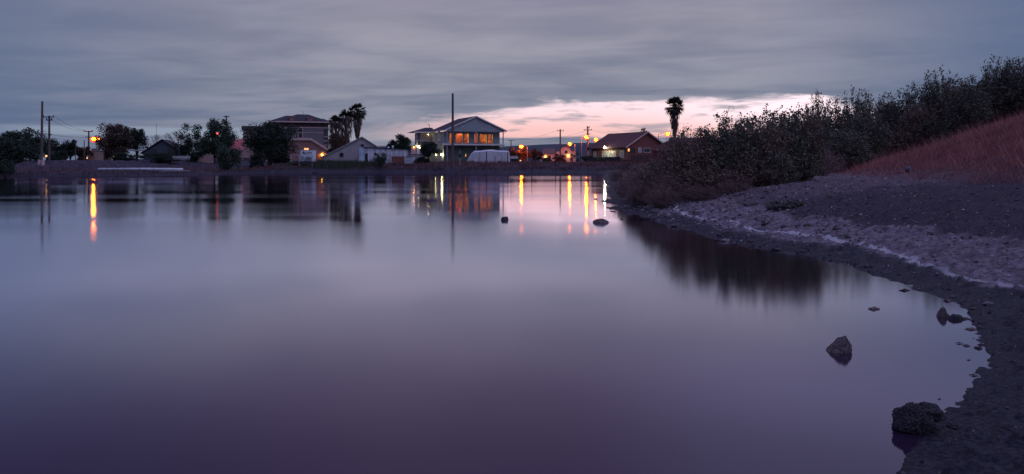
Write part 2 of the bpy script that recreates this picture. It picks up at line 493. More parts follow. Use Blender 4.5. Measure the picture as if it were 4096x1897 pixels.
def height(x, y, fine=True):
    x = np.asarray(x, float); y = np.asarray(y, float)
    d = shore_d(x, y)
    dn = d + (fbm(x * 2.2, y * 2.2, 3) - 0.5) * 0.30 * np.clip(y / 10, 0.5, 6)
    near = np.interp(dn, [-6, -1, 0, 1, 2.2, 4, 7, 12, 30, 200], [-1.5, -.30, 0, .13, .36, .72, 1.0, 1.10, 1.25, 1.4])
    far = np.interp(dn, [-6, -1, 0, 2, 5, 8, 12, 40, 2500, 6000], [-1.5, -.3, 0, .40, .95, 1.35, 1.55, 1.7, 2.0, 6])
    left = np.interp(dn, [-6, -1, 0, 3, 10, 16, 22, 30, 60, 2500], [-1.5, -.3, 0, .14, .42, .70, 1.15, 1.85, 2.1, 2.6])
    wf = sstep(50, 90, y); wl = sstep(-33, -43, x)
    z = near * (1 - wf) + (far * (1 - wl) + left * wl) * wf
    s1 = np.clip(((x - 19.5) * .62 - (y - 47) * .79) / 9, 0, 1.0) * 3.2
    z = z + s1 * np.clip((x - np.interp(y, [5, 12, 19, 30, 42, 60], [10.5, 10.5, 11.3, 12.8, 16.2, 22])) / 12, 0, 1.1) * sstep(75, 52, y)
    land = np.clip(d / 0.5, 0, 1)
    z = z + (fbm(x * 0.7 + 5, y * 0.7, 3) - 0.5) * 0.16 * np.clip(d / 3, 0, 1)
    if fine:
        k = np.clip((42 - y) / 20, 0, 1)
        b = fbm(x * 11, y * 11, 4) - 0.5
        c = np.clip(fbm(x * 9 + 40, y * 9, 3) - 0.55, 0, 1) * 4
        z = z + land * k * (b * 0.034 + c * 0.055) + np.clip((d + .3) / .5, 0, 1) * k * ((fbm(x * 14, y * 14, 2) - .5) * 0.026 + (fbm(x * 31, y * 31, 2) - .5) * 0.012)
        kf = np.clip((y - 60) / 30, 0, 1)
        z = z + land * kf * ((fbm(x * .9, y * .9, 4) - 0.5) * 0.35 + (fbm(x * 3.1, y * 3.1, 3) - 0.5) * .34)
    return z


def hz(x, y): return float(height(np.array([x]), np.array([y]))[0])


_DS = np.exp(np.linspace(math.log(3.2), math.log(230), 1400))
def hit(px, py):
    """where the line of sight through a photograph pixel meets the ground (or the water)"""
    xs = (px - 2048) / FPX * _DS
    zr = CAMH + (HORIZ - py) / FPX * _DS
    h = np.maximum(height(xs, _DS, False), 0.0)
    i = int(np.argmax(zr <= h)) if (zr <= h).any() else len(_DS) - 1
    return Vector((xs[i], _DS[i], h[i]))


def build_ground():
    th = np.concatenate([np.radians(np.linspace(-180, -38, 40, endpoint=False)), np.radians(np.linspace(-38, 38, 560, endpoint=False)),
                         np.radians(np.linspace(38, 180, 40, endpoint=False))])
    r = np.concatenate([np.geomspace(0.4, 3.0, 14, endpoint=False), np.geomspace(3.0, 46, 330, endpoint=False),
                        np.geomspace(46, 160, 110, endpoint=False), np.geomspace(160, 9000, 60)])
    R, TH = np.meshgrid(r, th, indexing='ij')
    x = R * np.sin(TH); y = R * np.cos(TH)
    z = height(x.ravel(), y.ravel()).reshape(x.shape)
    d = shore_d(x.ravel(), y.ravel()).reshape(x.shape)
    nr, nth = x.shape
    idx = np.arange(nr * nth).reshape(nr, nth)
    a = idx[:-1]; b = idx[1:]
    q = np.stack([a, np.roll(a, -1, 1), np.roll(b, -1, 1), b], -1)
    dm = np.maximum(np.maximum(d[:-1], d[1:]), np.maximum(np.roll(d[:-1], -1, 1), np.roll(d[1:], -1, 1)))
    q = q[dm > -5.0].reshape(-1, 4)            # the deep middle of the pond lies under opaque water
    me = bpy.data.meshes.new('ground')
    me.vertices.add(nr * nth); me.vertices.foreach_set('co', np.stack([x, y, z], -1).astype(np.float32).ravel())
    me.loops.add(q.size); me.loops.foreach_set('vertex_index', q.astype(np.int32).ravel())
    me.polygons.add(len(q)); me.polygons.foreach_set('loop_start', np.arange(0, q.size, 4, dtype=np.int32))
    me.update(calc_edges=True)
    me.polygons.foreach_set('use_smooth', [True] * len(q))
    def attr(nm, val):
        at = me.attributes.new(nm, 'FLOAT', 'POINT'); at.data.foreach_set('value', val.astype(np.float32).ravel())
    n1 = fbm(x * 1.6, y * 1.6, 4) - 0.5; n2 = fbm(x * 6 + 3, y * 6, 3) - 0.5
    sd = seg_dist(x.ravel() + n1.ravel() * 0.30, y.ravel(), SALT, False).reshape(x.shape)
    farw = sstep(50, 80, y)
    wet = sstep(1.05, 0.40, d + n1 * 0.5 + n2 * .3) * (1 - farw) + sstep(5.5, 2.5, d + n1 * 3) * farw
    wet = np.maximum(wet, .9 * sstep(11.5, 7.0, y + n1 * 3) * (1 - .55 * sstep(.52, .66, fbm(x * 2.4 + 1, y * 2.4, 3))))  # mud close to the camera darkened too: lens vignette painted in as wet
    salt = sstep(0.10, 0.02, sd + n2 * 0.16) * (1 - farw) * sstep(.20, .46, fbm(x * 1.3 + 2, y * 1.3, 4) + .08)
    sd2 = seg_dist(x.ravel() + .42 + n1.ravel() * .3, y.ravel(), SALT, False).reshape(x.shape)
    salt = np.maximum(salt, .55 * sstep(.10, .02, sd2 + n2 * .14) * (1 - farw) * sstep(.42, .6, fbm(x * 1.7 + 6, y * 1.7, 4)))
    salt = np.maximum(salt, 0.25 * sstep(0.62, 0.78, fbm(x * 3.1 + 8, y * 3.1, 4)) * sstep(.8, 1.3, d) * sstep(3.2, 2.2, d) * (1 - farw))
    dark = sstep(1.95, 2.75, d + n1 * 1.2) * (.45 * sstep(34, 24, y + n1 * 4) + .55 * sstep(21.5, 16.5, y + n1 * 4))
    dark = np.maximum(dark, sstep(2.3, 3.0, d + n1 * 1.4) * sstep(12, 5, y) * .8)
    litter = sstep(1.2, 2.6, d + n1 * 1.5) * sstep(19, 25, y + n1 * 5) * sstep(60, 45, y)
    dry = sstep(-.6, 1.4, x - np.interp(y, [5, 12, 19, 30, 42, 60], [10.5, 10.5, 11.3, 12.8, 16.2, 22]) + n1 * 2.2) * sstep(62, 54, y)
    bank = farw * sstep(1.5, 4, d + n1 * 3)
    leftm = sstep(-32, -44, x) * farw
    for nm, v in (('leftm', leftm), ('wet', wet), ('salt', salt), ('dark', dark), ('litter', litter), ('dry', dry), ('bank', bank)): attr(nm, v)  # 'wet' holds the damp edge and the painted lens vignette
    m, t, bsdf = new_mat('mud')
    A = lambda nm: (lambda n: (setattr(n, 'attribute_name', nm), V(t, n.outputs['Fac']))[1])(t.nodes.new('ShaderNodeAttribute'))
    tcn = t.nodes.new('ShaderNodeTexCoord'); oc = tcn.outputs['Object']
    f1 = noise(t, oc, 7.0, 5, 0.65); f2 = noise(t, oc, 34.0, 4, 0.6); f0 = noise(t, oc, 1.4, 4, 0.6)
    c = mixc(t, f1.sm(0.32, 0.68), (0.10, 0.08, 0.098), (0.265, 0.222, 0.252))
    c = mixc(t, f2.sm(0.45, 0.72) * 0.7, c, (0.095, 0.075, 0.09))
    fm = noise(t, oc, 2.6, 5, 0.7)
    c = mixc(t, fm.sm(0.48, 0.66) * 0.65, c, (0.075, 0.060, 0.074))
    c = mixc(t, (A('litter') + (f0 - .5) * .7).sm(0.2, 0.8) * 0.8, c, mixc(t, f2.sm(.35, .65), (0.09, 0.065, 0.072), (0.27, 0.20, 0.215)))
    c = mixc(t, (A('dark') + (f1 - .5) * .6).sm(0.2, 0.7) * 0.92, c, mixc(t, f2.sm(.4, .7), (0.030, 0.024, 0.034), (0.105, 0.08, 0.095)))
    c = mixc(t, A('dry').sm(0.2, 0.9), c, mixc(t, f1.sm(.3, .7), (0.045, 0.028, 0.034), (0.15, 0.072, 0.074)))
    c = mixc(t, A('bank').sm(0.1, 0.8), c, mixc(t, f0.sm(.3, .7), (0.032, 0.020, 0.027), (0.11, 0.060, 0.070)))
    c = mixc(t, A('leftm') * .85, c, mixc(t, f0.sm(.3, .7), (0.022, 0.022, 0.032), (0.085, 0.080, 0.105)))
    c = mixc(t, (A('salt') + (f2 - .5) * .9).sm(0.25, 0.8), c, (0.40, 0.385, 0.42))
    wet_vignette = (A('wet') + (f1 - .5) * .35).sm(0.2, 0.75)
    c = mixc(t, wet_vignette * 0.93, c, mixc(t, f2.sm(.4, .7), (0.006, 0.008, 0.014), (0.044, 0.044, 0.062)))
    t.links.new(c, bsdf.inputs['Base Color'])
    t.links.new(wet_vignette.sm(0, 1, 0.95, 0.58, 'LINEAR').k, bsdf.inputs['Roughness'])
    bsdf.inputs['Specular IOR Level'].default_value = 0.05
    bn = t.nodes.new('ShaderNodeBump'); bn.inputs['Strength'].default_value = 1.0; bn.inputs['Distance'].default_value = 0.045
    hh = f1 * 0.5 + f2 * 0.45 + noise(t, oc, 120.0, 3, 0.6) * 0.22
    t.links.new(hh.k, bn.inputs['Height']); t.links.new(bn.outputs[0], bsdf.inputs['Normal'])
    o = link('ground', me, m)
    return tag(o, kind='structure')


build_ground()

# the water: opaque, muddy, near-mirror after a long exposure
mw, tw, bw = new_mat('pond_water')
tcw = tw.nodes.new('ShaderNodeTexCoord')
mpw = tw.nodes.new('ShaderNodeMapping'); mpw.inputs['Scale'].default_value = (0.02, 0.11, 1)
mpw.inputs['Rotation'].default_value = (0, 0, 0.12)
tw.links.new(tcw.outputs['Object'], mpw.inputs[0])
wr = noise(tw, mpw.outputs[0], 1.0, 3, 0.5, 0.4)
tw.nodes.remove(bw)
wd = tw.nodes.new('ShaderNodeBsdfDiffuse'); wd.inputs['Color'].default_value = (0.022, 0.012, 0.030, 1)
wg = tw.nodes.new('ShaderNodeBsdfGlossy'); wg.distribution = 'BECKMANN'; wg.inputs['Color'].default_value = (0.93, 0.885, 1.0, 1)
tw.links.new(wr.sm(0.40, 0.62, 0.070, 0.125).k, wg.inputs['Roughness'])
wfz = tw.nodes.new('ShaderNodeFresnel'); wfz.inputs['IOR'].default_value = 1.33
wlw = tw.nodes.new('ShaderNodeLayerWeight'); wlw.inputs['Blend'].default_value = 0.5
facing = V(tw, wlw.outputs['Facing'])                    # 1 - cos: low-angle reflection is boosted past Fresnel to brighten the water
wref = (V(tw, wfz.outputs[0]) * facing.sm(0.66, 0.88, 1.0, 2.1)).min(0.98)
wm = tw.nodes.new('ShaderNodeMixShader')
tw.links.new(wref.k, wm.inputs[0]); tw.links.new(wd.outputs[0], wm.inputs[1]); tw.links.new(wg.outputs[0], wm.inputs[2])
tw.links.new(wm.outputs[0], tw.nodes['Material Output'].inputs[0])
tag(MB().add([(-110, -8, 0), (30, -8, 0), (30, 135, 0), (-110, 135, 0)], [(0, 1, 2, 3)]).build('water', mw), kind='structure')


# ================================================================== buildings
class Frame:
    """a building's own axes: u along its front, v away from the water, z up"""
    def __init__(s, px, D, deg, z0=None):
        p = W(px, HORIZ, D); s.x = p.x; s.y = D; s.c = cos(radians(deg)); s.s = sin(radians(deg)); s.rz = radians(deg)
        s.z0 = hz(p.x, D) - 0.05 if z0 is None else z0
    def uz(s, px, py, v=0.0):
        bx = s.x - s.s * v; by = s.y + s.c * v; k = (px - 2048) / FPX
        u = (k * by - bx) / (s.c - k * s.s)
        return u, CAMH + (HORIZ - py) / FPX * (by + u * s.s) - s.z0
    def u(s, px, v=0.0): return s.uz(px, HORIZ, v)[0]
    def thing(s, name, label, cat, group=None): return thing(name, label, cat, (s.x, s.y, s.z0), s.rz, group)
    def world(s, u, v, z): return Vector((s.x + u * s.c - v * s.s, s.y + u * s.s + v * s.c, s.z0 + z))


def holed_wall(mb, u0, u1, z0, z1, holes, v0, v1):
    us = sorted({u0, u1, *[h[0] for h in holes], *[h[1] for h in holes]})
    zs = sorted({z0, z1, *[h[2] for h in holes], *[h[3] for h in holes]})
    for a, b in zip(us, us[1:]):
        for c, d in zip(zs, zs[1:]):
            m, n = (a + b) / 2, (c + d) / 2
            if any(h[0] < m < h[1] and h[2] < n < h[3] for h in holes): continue
            mb.box(a, b, v0, v1, c, d)
    return mb


def window(par, u0, u1, z0, z1, v, fm='trim', pm='pane_dark', mull=1, bar=0.06, name='window', pane=True, rails=0):
    f = MB(); d = 0.06
    f.box(u0 - bar, u0, v - d, v + .02, z0 - bar, z1 + bar).box(u1, u1 + bar, v - d, v + .02, z0 - bar, z1 + bar)
    f.box(u0, u1, v - d, v + .02, z1, z1 + bar).box(u0, u1, v - d - .03, v + .02, z0 - bar, z0)
    for i in range(mull):
        m = u0 + (u1 - u0) * (i + 1) / (mull + 1); f.box(m - .025, m + .025, v - d + .012, v + .01, z0, z1)
    for i in range(rails):
        m = z0 + (z1 - z0) * (i + 1) / (rails + 1); f.box(u0, u1, v - d + .016, v + .008, m - .02, m + .02)
    w = f.build(name, fm, par)
    if pane: MB().box(u0, u1, v - .022, v - .012, z0, z1).build('pane', pm, w)
    return w


def window_side(par, v0, v1, z0, z1, u, fm='trim', pm='pane_dark', bar=0.08):
    """on a wall that faces -u"""
    f = MB(); d = 0.05
    f.box(u - d, u + .02, v0 - bar, v0, z0 - bar, z1 + bar).box(u - d, u + .02, v1, v1 + bar, z0 - bar, z1 + bar)
    f.box(u - d, u + .02, v0, v1, z1, z1 + bar).box(u - d - .02, u + .02, v0, v1, z0 - bar, z0)
    f.box(u - d + .01, u + .01, v0, v1, (z0 + z1) / 2 - .025, (z0 + z1) / 2 + .025)
    w = f.build('window', fm, par)
    MB().box(u - .024, u - .012, v0, v1, z0, z1).build('pane', pm, w)


def battens(par, u0, u1, top, v, step, m, name='siding_batten', w=.035):
    b = MB(); n = int((u1 - u0) / step)
    for i in range(n):
        u = u0 + (i + .5) * step
        b.box(u - w / 2, u + w / 2, v - .025, v + .001, 0, top(u))
    return tag(b.build(name, m, par), kind='stuff')


def clapboards(par, u0, u1, z0, z1, v, step, m, holes=()):
    b = MB(); n = int((z1 - z0) / step)
    for i in range(n):
        z = z0 + i * step
        cuts = sorted([(h[0] - .07, h[1] + .07) for h in holes if h[2] - .08 < z + step and h[3] + .08 > z])
        a = u0
        for c0, c1 in cuts + [(u1, u1)]:
            if c0 > a:
                b.add([(a, v - .028, z), (c0, v - .028, z), (c0, v - .004, z + step), (a, v - .004, z + step), (a, v, z), (c0, v, z)],
                      [(0, 1, 2, 3), (0, 4, 5, 1)])
            a = max(a, c1)
    return tag(b.build('clapboard', m, par), kind='stuff')


# ---------------------------------------------------------------- the two-storey house with the lit veranda
F = Frame(1787, 150, 22)
H1 = F.thing('waterfront_house', 'grey two-storey gabled house with orange-lit windows above a white deck edge', 'house')
Wd = F.u(2014)                                   # width of the porch front
zd = F.uz(1787, 577)[1]                          # deck
ze = F.uz(1787, 525)[1]                          # eave / porch ceiling
uA, zA = F.uz(1906, 464, -.35)
vw = 1.9; vb = 10.5
U = lambda px: F.u(px, vw)
Zw = lambda py, px=1900: F.uz(px, py, vw)[1]
wz0, wz1 = Zw(573.5), Zw(536)
wins = [(1797.5, 1807), (1822, 1851), (1856.5, 1873.5), (1897, 1911.5), (1919.5, 1946.5), (1951.5, 1969.5)]
holes = [(U(a), U(b), wz0, wz1) for a, b in wins]
wl = holed_wall(MB(), 0.05, Wd - .05, zd + .02, ze, holes, vw, vw + .18)
wl.box(.05, Wd - .05, vw + .02, vw + .18, -.3, zd - .25)
wl.box(0.05, .2, vw + .18, vb, -.3, ze).box(Wd - .2, Wd - .05, vw + .18, vb, -.3, ze).box(.2, Wd - .2, vb - .15, vb, -.3, ze)
wl.build('wall', 'grey_paint', H1)
MB().box(.02, Wd - .02, vw - .012, vw + .018, -.3, zd - .26).build('lower_wall', 'green_grey', H1)
clapboards(H1, .05, Wd - .05, zd + .03, ze, vw, .16, 'grey_paint', holes)
for h in holes:
    window(H1, *h, vw, 'weathered', 'glass', mull=0 if h[1] - h[0] < 1.2 else 1, bar=.05)
# rooms behind the windows
room = MB()
ru0, ru1, rv1 = .3, Wd - .3, vw + 4.2
um = (holes[2][1] + holes[3][0]) / 2
room.box(ru0, ru1, rv1, rv1 + .1, zd, ze - .15).box(ru0, ru1, vw + .3, rv1, zd - .05, zd + .02).box(ru0, ru1, vw + .2, rv1, ze - .15, ze - .05)
room.box(um - .05, um + .05, vw + .2, rv1, zd + .02, ze - .15)
room.build('room', mat('room_wall', (0.62, 0.40, 0.24), .9, .08, 2), H1)
for a, b in ((ru0, um), (um, ru1)):
    for q in (.3, .72):
        c = a + (b - a) * q
        MB().box(c - .7, c + .7, vw + .24, vw + .40, ze - .22, ze - .17).build('ceiling_lamp', 'room_lamp', H1)
FUR = mat('furniture', (0.16, 0.06, 0.035), .6, .3, 3)
u0 = holes[1][0]
for nm_, a, b, v0, v1, z0, z1 in (('wardrobe', u0 + .55, u0 + 1.35, .9, 1.4, .02, 2.05), ('armchair', u0 - .1, u0 + .5, 1.0, 1.6, .02, .75),
                                  ('sideboard', holes[2][0] - .1, holes[2][1] + .1, 1.2, 1.8, .02, .85), ('door_leaf', holes[2][0] + .1, holes[2][0] + .5, 2.6, 2.9, .02, 1.5),
                                  ('dresser', holes[4][0] + .1, holes[4][0] + .9, 1.6, 2.1, .02, 1.0), ('armchair', holes[4][1] - .6, holes[4][1] + .2, .9, 1.5, .02, .72),
                                  ('shelf', holes[5][0], holes[5][1] - .1, .7, 1.2, .95, 1.15), ('sideboard', holes[3][0], holes[3][1] + .1, 1, 1.5, .02, 1.0)):
    MB().box(a, b, vw + v0, vw + v1, zd + z0, zd + z1).build(nm_, FUR, H1)
MB().box(u0 + 1.02, u0 + 1.4, vw + .35, vw + .42, zd + .02, wz1 + .05).build('curtain', 'curtain', H1)
# porch: deck, posts, gable, roof
MB().box(-.9, Wd + .15, -.1, vw, zd - .22, zd).build('deck', 'weathered', H1)
MB().box(-.95, Wd + .2, -.16, -.1, zd - .16, zd + .10).build('deck_edge', 'trim', H1)
for u in (.0, F.u(1903), Wd - .12):
    MB().box(u, u + .16, 0, .16, -.3, zd - .22).build('post', 'grey_paint', H1)
    MB().box(u, u + .16, 0, .16, zd, ze).build('post', 'grey_paint', H1)
gz = ze
uE0, zE0 = F.uz(1782, 518, -.35); uE1, zE1 = F.uz(2028, 521.5, -.35)
sl = (zA - zE0) / (uA - uE0)
MB().prism([(0.0, gz), (Wd + .05, gz), (Wd + .05, zA - (Wd + .05 - uA) * sl - .1), (uA, zA - .12), (0, zA - uA * sl - .1)], 0.0, .12).build('gable', 'grey_paint', H1)
MB().box(.02, Wd, .12, vw, gz - .03, gz + .06).build('porch_ceiling', 'weathered', H1)
for px in (1850, 1958):
    u, z = F.uz(px, 506, -.02); MB().box(u - .17, u + .17, -.05, .0, z - .08, z + .08).build('vent', 'trim', H1)
th = .16
r = MB()
for a, b in ((uE0, zA - (uA - uE0) * sl), (uE1, zA - (uE1 - uA) * sl)):
    q = [(a, -.35, b), (uA, -.35, zA), (uA, vb + .4, zA), (a, vb + .4, b)]
    if a > uA: q = q[::-1]
    r.slab(q, th)
r.build('roof', 'shingle', H1)
tr = MB()
for a in (uE0, uE1):
    b = zA - abs(a - uA) * sl
    tr.add([(a, -.40, b + .03), (uA, -.40, zA + .03), (uA, -.40, zA - .2), (a, -.40, b - .2), (a, -.352, b + .03), (uA, -.352, zA + .03), (uA, -.352, zA - .2), (a, -.352, b - .2)],
           [(0, 1, 2, 3), (0, 4, 5, 1), (3, 2, 6, 7), (4, 7, 6, 5), (0, 3, 7, 4)])
tr.build('barge_board', 'trim', H1)
b0 = zA - (uA - uE0) * sl
MB().box(uE0 - .1, uE0 - .002, -.3, vb + .3, b0 - .2, b0 - .05).build('gutter', 'trim', H1)
b1 = zA - (uE1 - uA) * sl
MB().tube([(uE1, -.2, b1 - .12), (uE1 - .25, -.1, b1 - .38), (Wd + .1, .08, b1 - .45)], .04, 5).build('downpipe', 'trim', H1)
for v0, v1, px_, y0, y1 in ((4.5, 5.8, 1757, 558, 527), (8.4, 9.8, 1737, 561, 531)):
    window_side(H1, v0, v1, F.uz(px_, y0, (v0 + v1) / 2)[1], F.uz(px_, y1, (v0 + v1) / 2)[1], .05, 'trim', 'pane_pale', .2)
# rear wing with its own balcony
vW = 9.2
zr = F.uz(1725, 511.5, vW + 2.5)[1]; zwe = F.uz(1690, 529, vW)[1]
uw0 = F.u(1655, vW - .2); uwr = F.u(1700, vW + 2.5)
MB().add([(uw0, vW - .4, zwe), (.6, vW - .4, zwe), (.6, vW + 5.5, zwe), (uw0, vW + 5.5, zwe), (uwr, vW + 2.5, zr), (.6, vW + 2.5, zr)],
         [(0, 1, 5, 4), (2, 3, 4, 5), (3, 0, 4), (0, 3, 2, 1), (1, 2, 5)]).build('wing_roof', 'shingle', H1)
MB().box(uw0, .0, vW - .48, vW - .40, zwe - .14, zwe + .06).build('fascia', 'trim', H1)
uw = F.u(1681, vW + 1)
ww = MB().box(uw, .04, vW + 1.0, vW + 5, -.3, zwe - .08); ww.build('wing_wall', 'weathered', H1)
MB().box(uw0 + .3, 0, vW - .3, vW + 1, zd - .2, zd - .02).build('balcony', 'weathered', H1)
MB().box(uw0 + .3, 0, vW - .3, vW - .24, zd + .85, zd + .93).build('balcony_rail', 'weathered', H1)
for px in (1666,):
    u = F.u(px, vW - .2); MB().box(u, u + .16, vW - .25, vW - .1, -.3, zwe - .12).build('post', 'grey_paint', H1)
for px0, px1 in ((1684, 1687), (1690, 1695), (1701, 1706), (1708, 1712)):
    a, b = F.u(px0, vW + 1), F.u(px1, vW + 1); window(H1, a, b, zd + .5, zd + 1.95, vW + 1, 'trim_pink', 'pane_pale', 0)
MB().box(F.u(1724, vW + .98), F.u(1729.5, vW + .98), vW + .93, vW + .99, zd, zd + 2.05).build('door', 'red_door', H1)
pu = F.u(1717, vW + 2.5)
MB().tube([(pu, vW + 2.5, zr - .1), (pu, vW + 2.5, zr + .62), (pu - .1, vW + 2.5, zr + .7), (pu - .3, vW + 2.5, zr + .62)], .055, 6).build('vent_pipe', 'black', H1)


def wall_lamp(par, u, v, z, m, r=.14, out=.16):
    b = MB().box(u - .06, u + .06, v - .03, v + .01, z - .1, z + .12).tube([(u, v, z + .08), (u, v - out, z + .1)], .018, 5).build('lamp', 'black', par)
    MB().ball((u, v - out, z), r, 10, 6).build('bulb', m, b, True)
    return b


def side_lamp(par, u, v, z, m, r=.14):
    b = MB().box(u - .01, u + .03, v - .06, v + .06, z - .1, z + .12).tube([(u, v, z + .08), (u - .2, v, z + .1)], .018, 5).build('lamp', 'black', par)
    MB().ball((u - .22, v, z), r, 10, 6).build('bulb', m, b, True)


side_lamp(H1, .05, 2.6, F.uz(1763, 619, 2.6)[1], 'pale_lamp', .16)
side_lamp(H1, .05, 6.6, F.uz(1740, 619, 6.6)[1], 'pale_lamp', .06)
wall_lamp(H1, F.u(1673, vW - .3), vW - .3, zd - .3, 'pale_lamp', .15)
wall_lamp(H1, F.u(1712, vW + 1), vW + .98, zd + 2.15, 'pale_lamp', .035)
uS, zS = F.uz(1862.5, 622, vw)
window(H1, uS - .06, uS + .06, zS - .25, zS + .25, vw - .01, 'black', 'window_glow', 0)

# ---------------------------------------------------------------- saltbox boat shed
F2 = Frame(1292, 137, 7)
S1 = F2.thing('boat_shed', 'pale board-sided shed with a lopsided gable and two small black openings', 'shed')
p = [F2.uz(1292, 628), F2.uz(1448, 549.5), F2.uz(1512, 590)]
(ua, za), (ub, zb), (uc, zc) = p
MB().prism([(ua, -.6), (uc, -.6), (uc, zc), (ub, zb), (ua, za)], 0, 5.5).build('wall', 'weathered', S1)
top = lambda u: (za + (zb - za) * (u - ua) / (ub - ua) if u < ub else zb + (zc - zb) * (u - ub) / (uc - ub)) - .05
battens(S1, ua, uc, top, 0, .30, 'weathered')
s1 = (zb - za) / (ub - ua); s2 = (zb - zc) / (uc - ub)
MB().slab([(ua - .5, -.3, za - .5 * s1 + .1), (ub, -.3, zb + .1), (ub, 5.8, zb + .1), (ua - .5, 5.8, za - .5 * s1 + .1)], .09).slab(
    [(ub, -.3, zb + .1), (uc + .3, -.3, zc - .3 * s2 + .1), (uc + .3, 5.8, zc - .3 * s2 + .1), (ub, 5.8, zb + .1)], .09).build('roof', 'roof_tin', S1)
rk = MB()
for (a, b), (c, d) in (((ua - .5, za - .5 * s1), (ub, zb)), ((ub, zb), (uc + .3, zc - .3 * s2))):
    rk.add([(a, -.35, b + .14), (c, -.35, d + .14), (c, -.35, d - .06), (a, -.35, b - .06), (a, -.302, b + .14), (c, -.302, d + .14), (c, -.302, d - .06), (a, -.302, b - .06)],
           [(3, 2, 1, 0), (0, 1, 5, 4), (3, 7, 6, 2), (4, 5, 6, 7)])
rk.build('barge_board', 'steel', S1)
for x0, x1, y0, y1 in ((1358, 1374, 612, 628), (1443, 1455, 577.5, 587)):
    a, z0 = F2.uz(x0, y1, -.03); b, z1 = F2.uz(x1, y0, -.03); window(S1, a, b, z0, z1, -.03, 'weathered', 'black', 0, .04)

# ---------------------------------------------------------------- low white shed
F3 = Frame(1437, 133, 10)
S2 = F3.thing('storage_shed', 'long low flat-roofed shed with patchy white board walls beside the gabled shed', 'shed')
u1, z1 = F3.uz(1461, 592); u2, z2 = F3.uz(1631, 599)
MB().prism([(u1, -.5), (u2, -.5), (u2, z2), (u1, z1)], 0, 4).build('wall', 'white_old', S2)
battens(S2, u1, u2, lambda u: z1 + (z2 - z1) * (u - u1) / (u2 - u1) - .02, 0, .62, 'white_old', 'board_joint', .05)
MB().prism([(u1 - .35, z1), (u2 + .15, z2 - .02), (u2 + .15, z2 + .10), (u1 - .35, z1 + .14)], -.25, 4.2).build('roof', 'shingle', S2)
ud, zd3 = F3.uz(1459, 590.5, -.1)
dr = MB().box(0, ud, -.16, -.06, -.3, zd3).build('door', 'blue_door', S2)
MB().box(ud + .1, u1 + .42, -.05, -.003, -.3, z1 * .66).build('door_gap', 'black', S2)
for px in (1554, 1571):
    u, z = F3.uz(px, 588 if px == 1571 else 592, 1.5)
    MB().tube([(u, 1.5, z2), (u, 1.5, z), (u, 1.5, z + .02)], [.12, .12, .01], 8).ball((u, 1.5, z + .05), .18, 8, 5).build('roof_vent', 'plastic', S2)

# ---------------------------------------------------------------- Victorian house
F4 = Frame(1090, 168, 18)
V1 = F4.thing('tall_old_house', 'tall old house with hipped dark roof, two brick chimneys and pink bracketed eaves', 'house')
uR, zE = F4.uz(1312, 503); uL = 0
dv = 11.0
MB().box(uL, uR, 0, dv, -.3, zE + .6).build('wall', 'vict', V1)
_, zc0 = F4.uz(1200, 531, 0)
MB().box(uL, uR - .9, -.06, -.001, zc0 - .06, zc0 + .06).build('string_course', 'trim_pink', V1)
zt = zE + .6
MB().box(uL - .05, uR + .05, -.07, -.002, zt - .95, zt - .15).build('frieze', 'vict_dark', V1)
MB().box(uL - .06, uR + .06, -.10, -.072, zt - 1.2, zt - .96).build('cornice', 'trim_pink', V1)
MB().box(uL - .8, uR + .85, -.85, dv + .8, zt - .02, zt + .12).build('soffit', 'vict_dark', V1)
MB().box(uL - .85, uR + .9, -.92, -.852, zt - .06, zt + .2).build('gutter', 'trim_pink', V1)
for px in (1145, 1190, 1211, 1253, 1296):
    u = F4.u(px, -.4); MB().prism_x([(-.66, zt - .02), (-.05, zt - .02), (-.05, zt - 1.0), (-.2, zt - .9), (-.35, zt - .45)][::-1], u - .09, u + .09).build('bracket', 'vict_dark', V1)
MB().box(uR - .85, uR + .04, -.09, -.003, 1.0, zt - 1.2).build('corner_board', 'vict_dark', V1)
for k in range(5):
    z = 1.6 + k * .9; MB().box(uR - .82, uR + .05, -.13, -.092, z, z + .16).build('corner_moulding', 'trim_pink', V1)
a, z0 = F4.uz(1194, 552, -.06); b, z1 = F4.uz(1209, 512, -.06)
window(V1, a, b, z0, z1, -.02, 'trim_pink', 'pane_dark', 0, .14, rails=1)


def hip(mb, u0, u1, v0, v1, z0, z1, tu0, tu1, tv):
    mb.add([(u0, v0, z0), (u1, v0, z0), (u1, v1, z0), (u0, v1, z0), (tu0, tv - .8, z1), (tu1, tv - .8, z1), (tu1, tv + .8, z1), (tu0, tv + .8, z1)],
           [(3, 2, 1, 0), (4, 5, 6, 7), (0, 1, 5, 4), (1, 2, 6, 5), (2, 3, 7, 6), (3, 0, 4, 7)])
    return mb


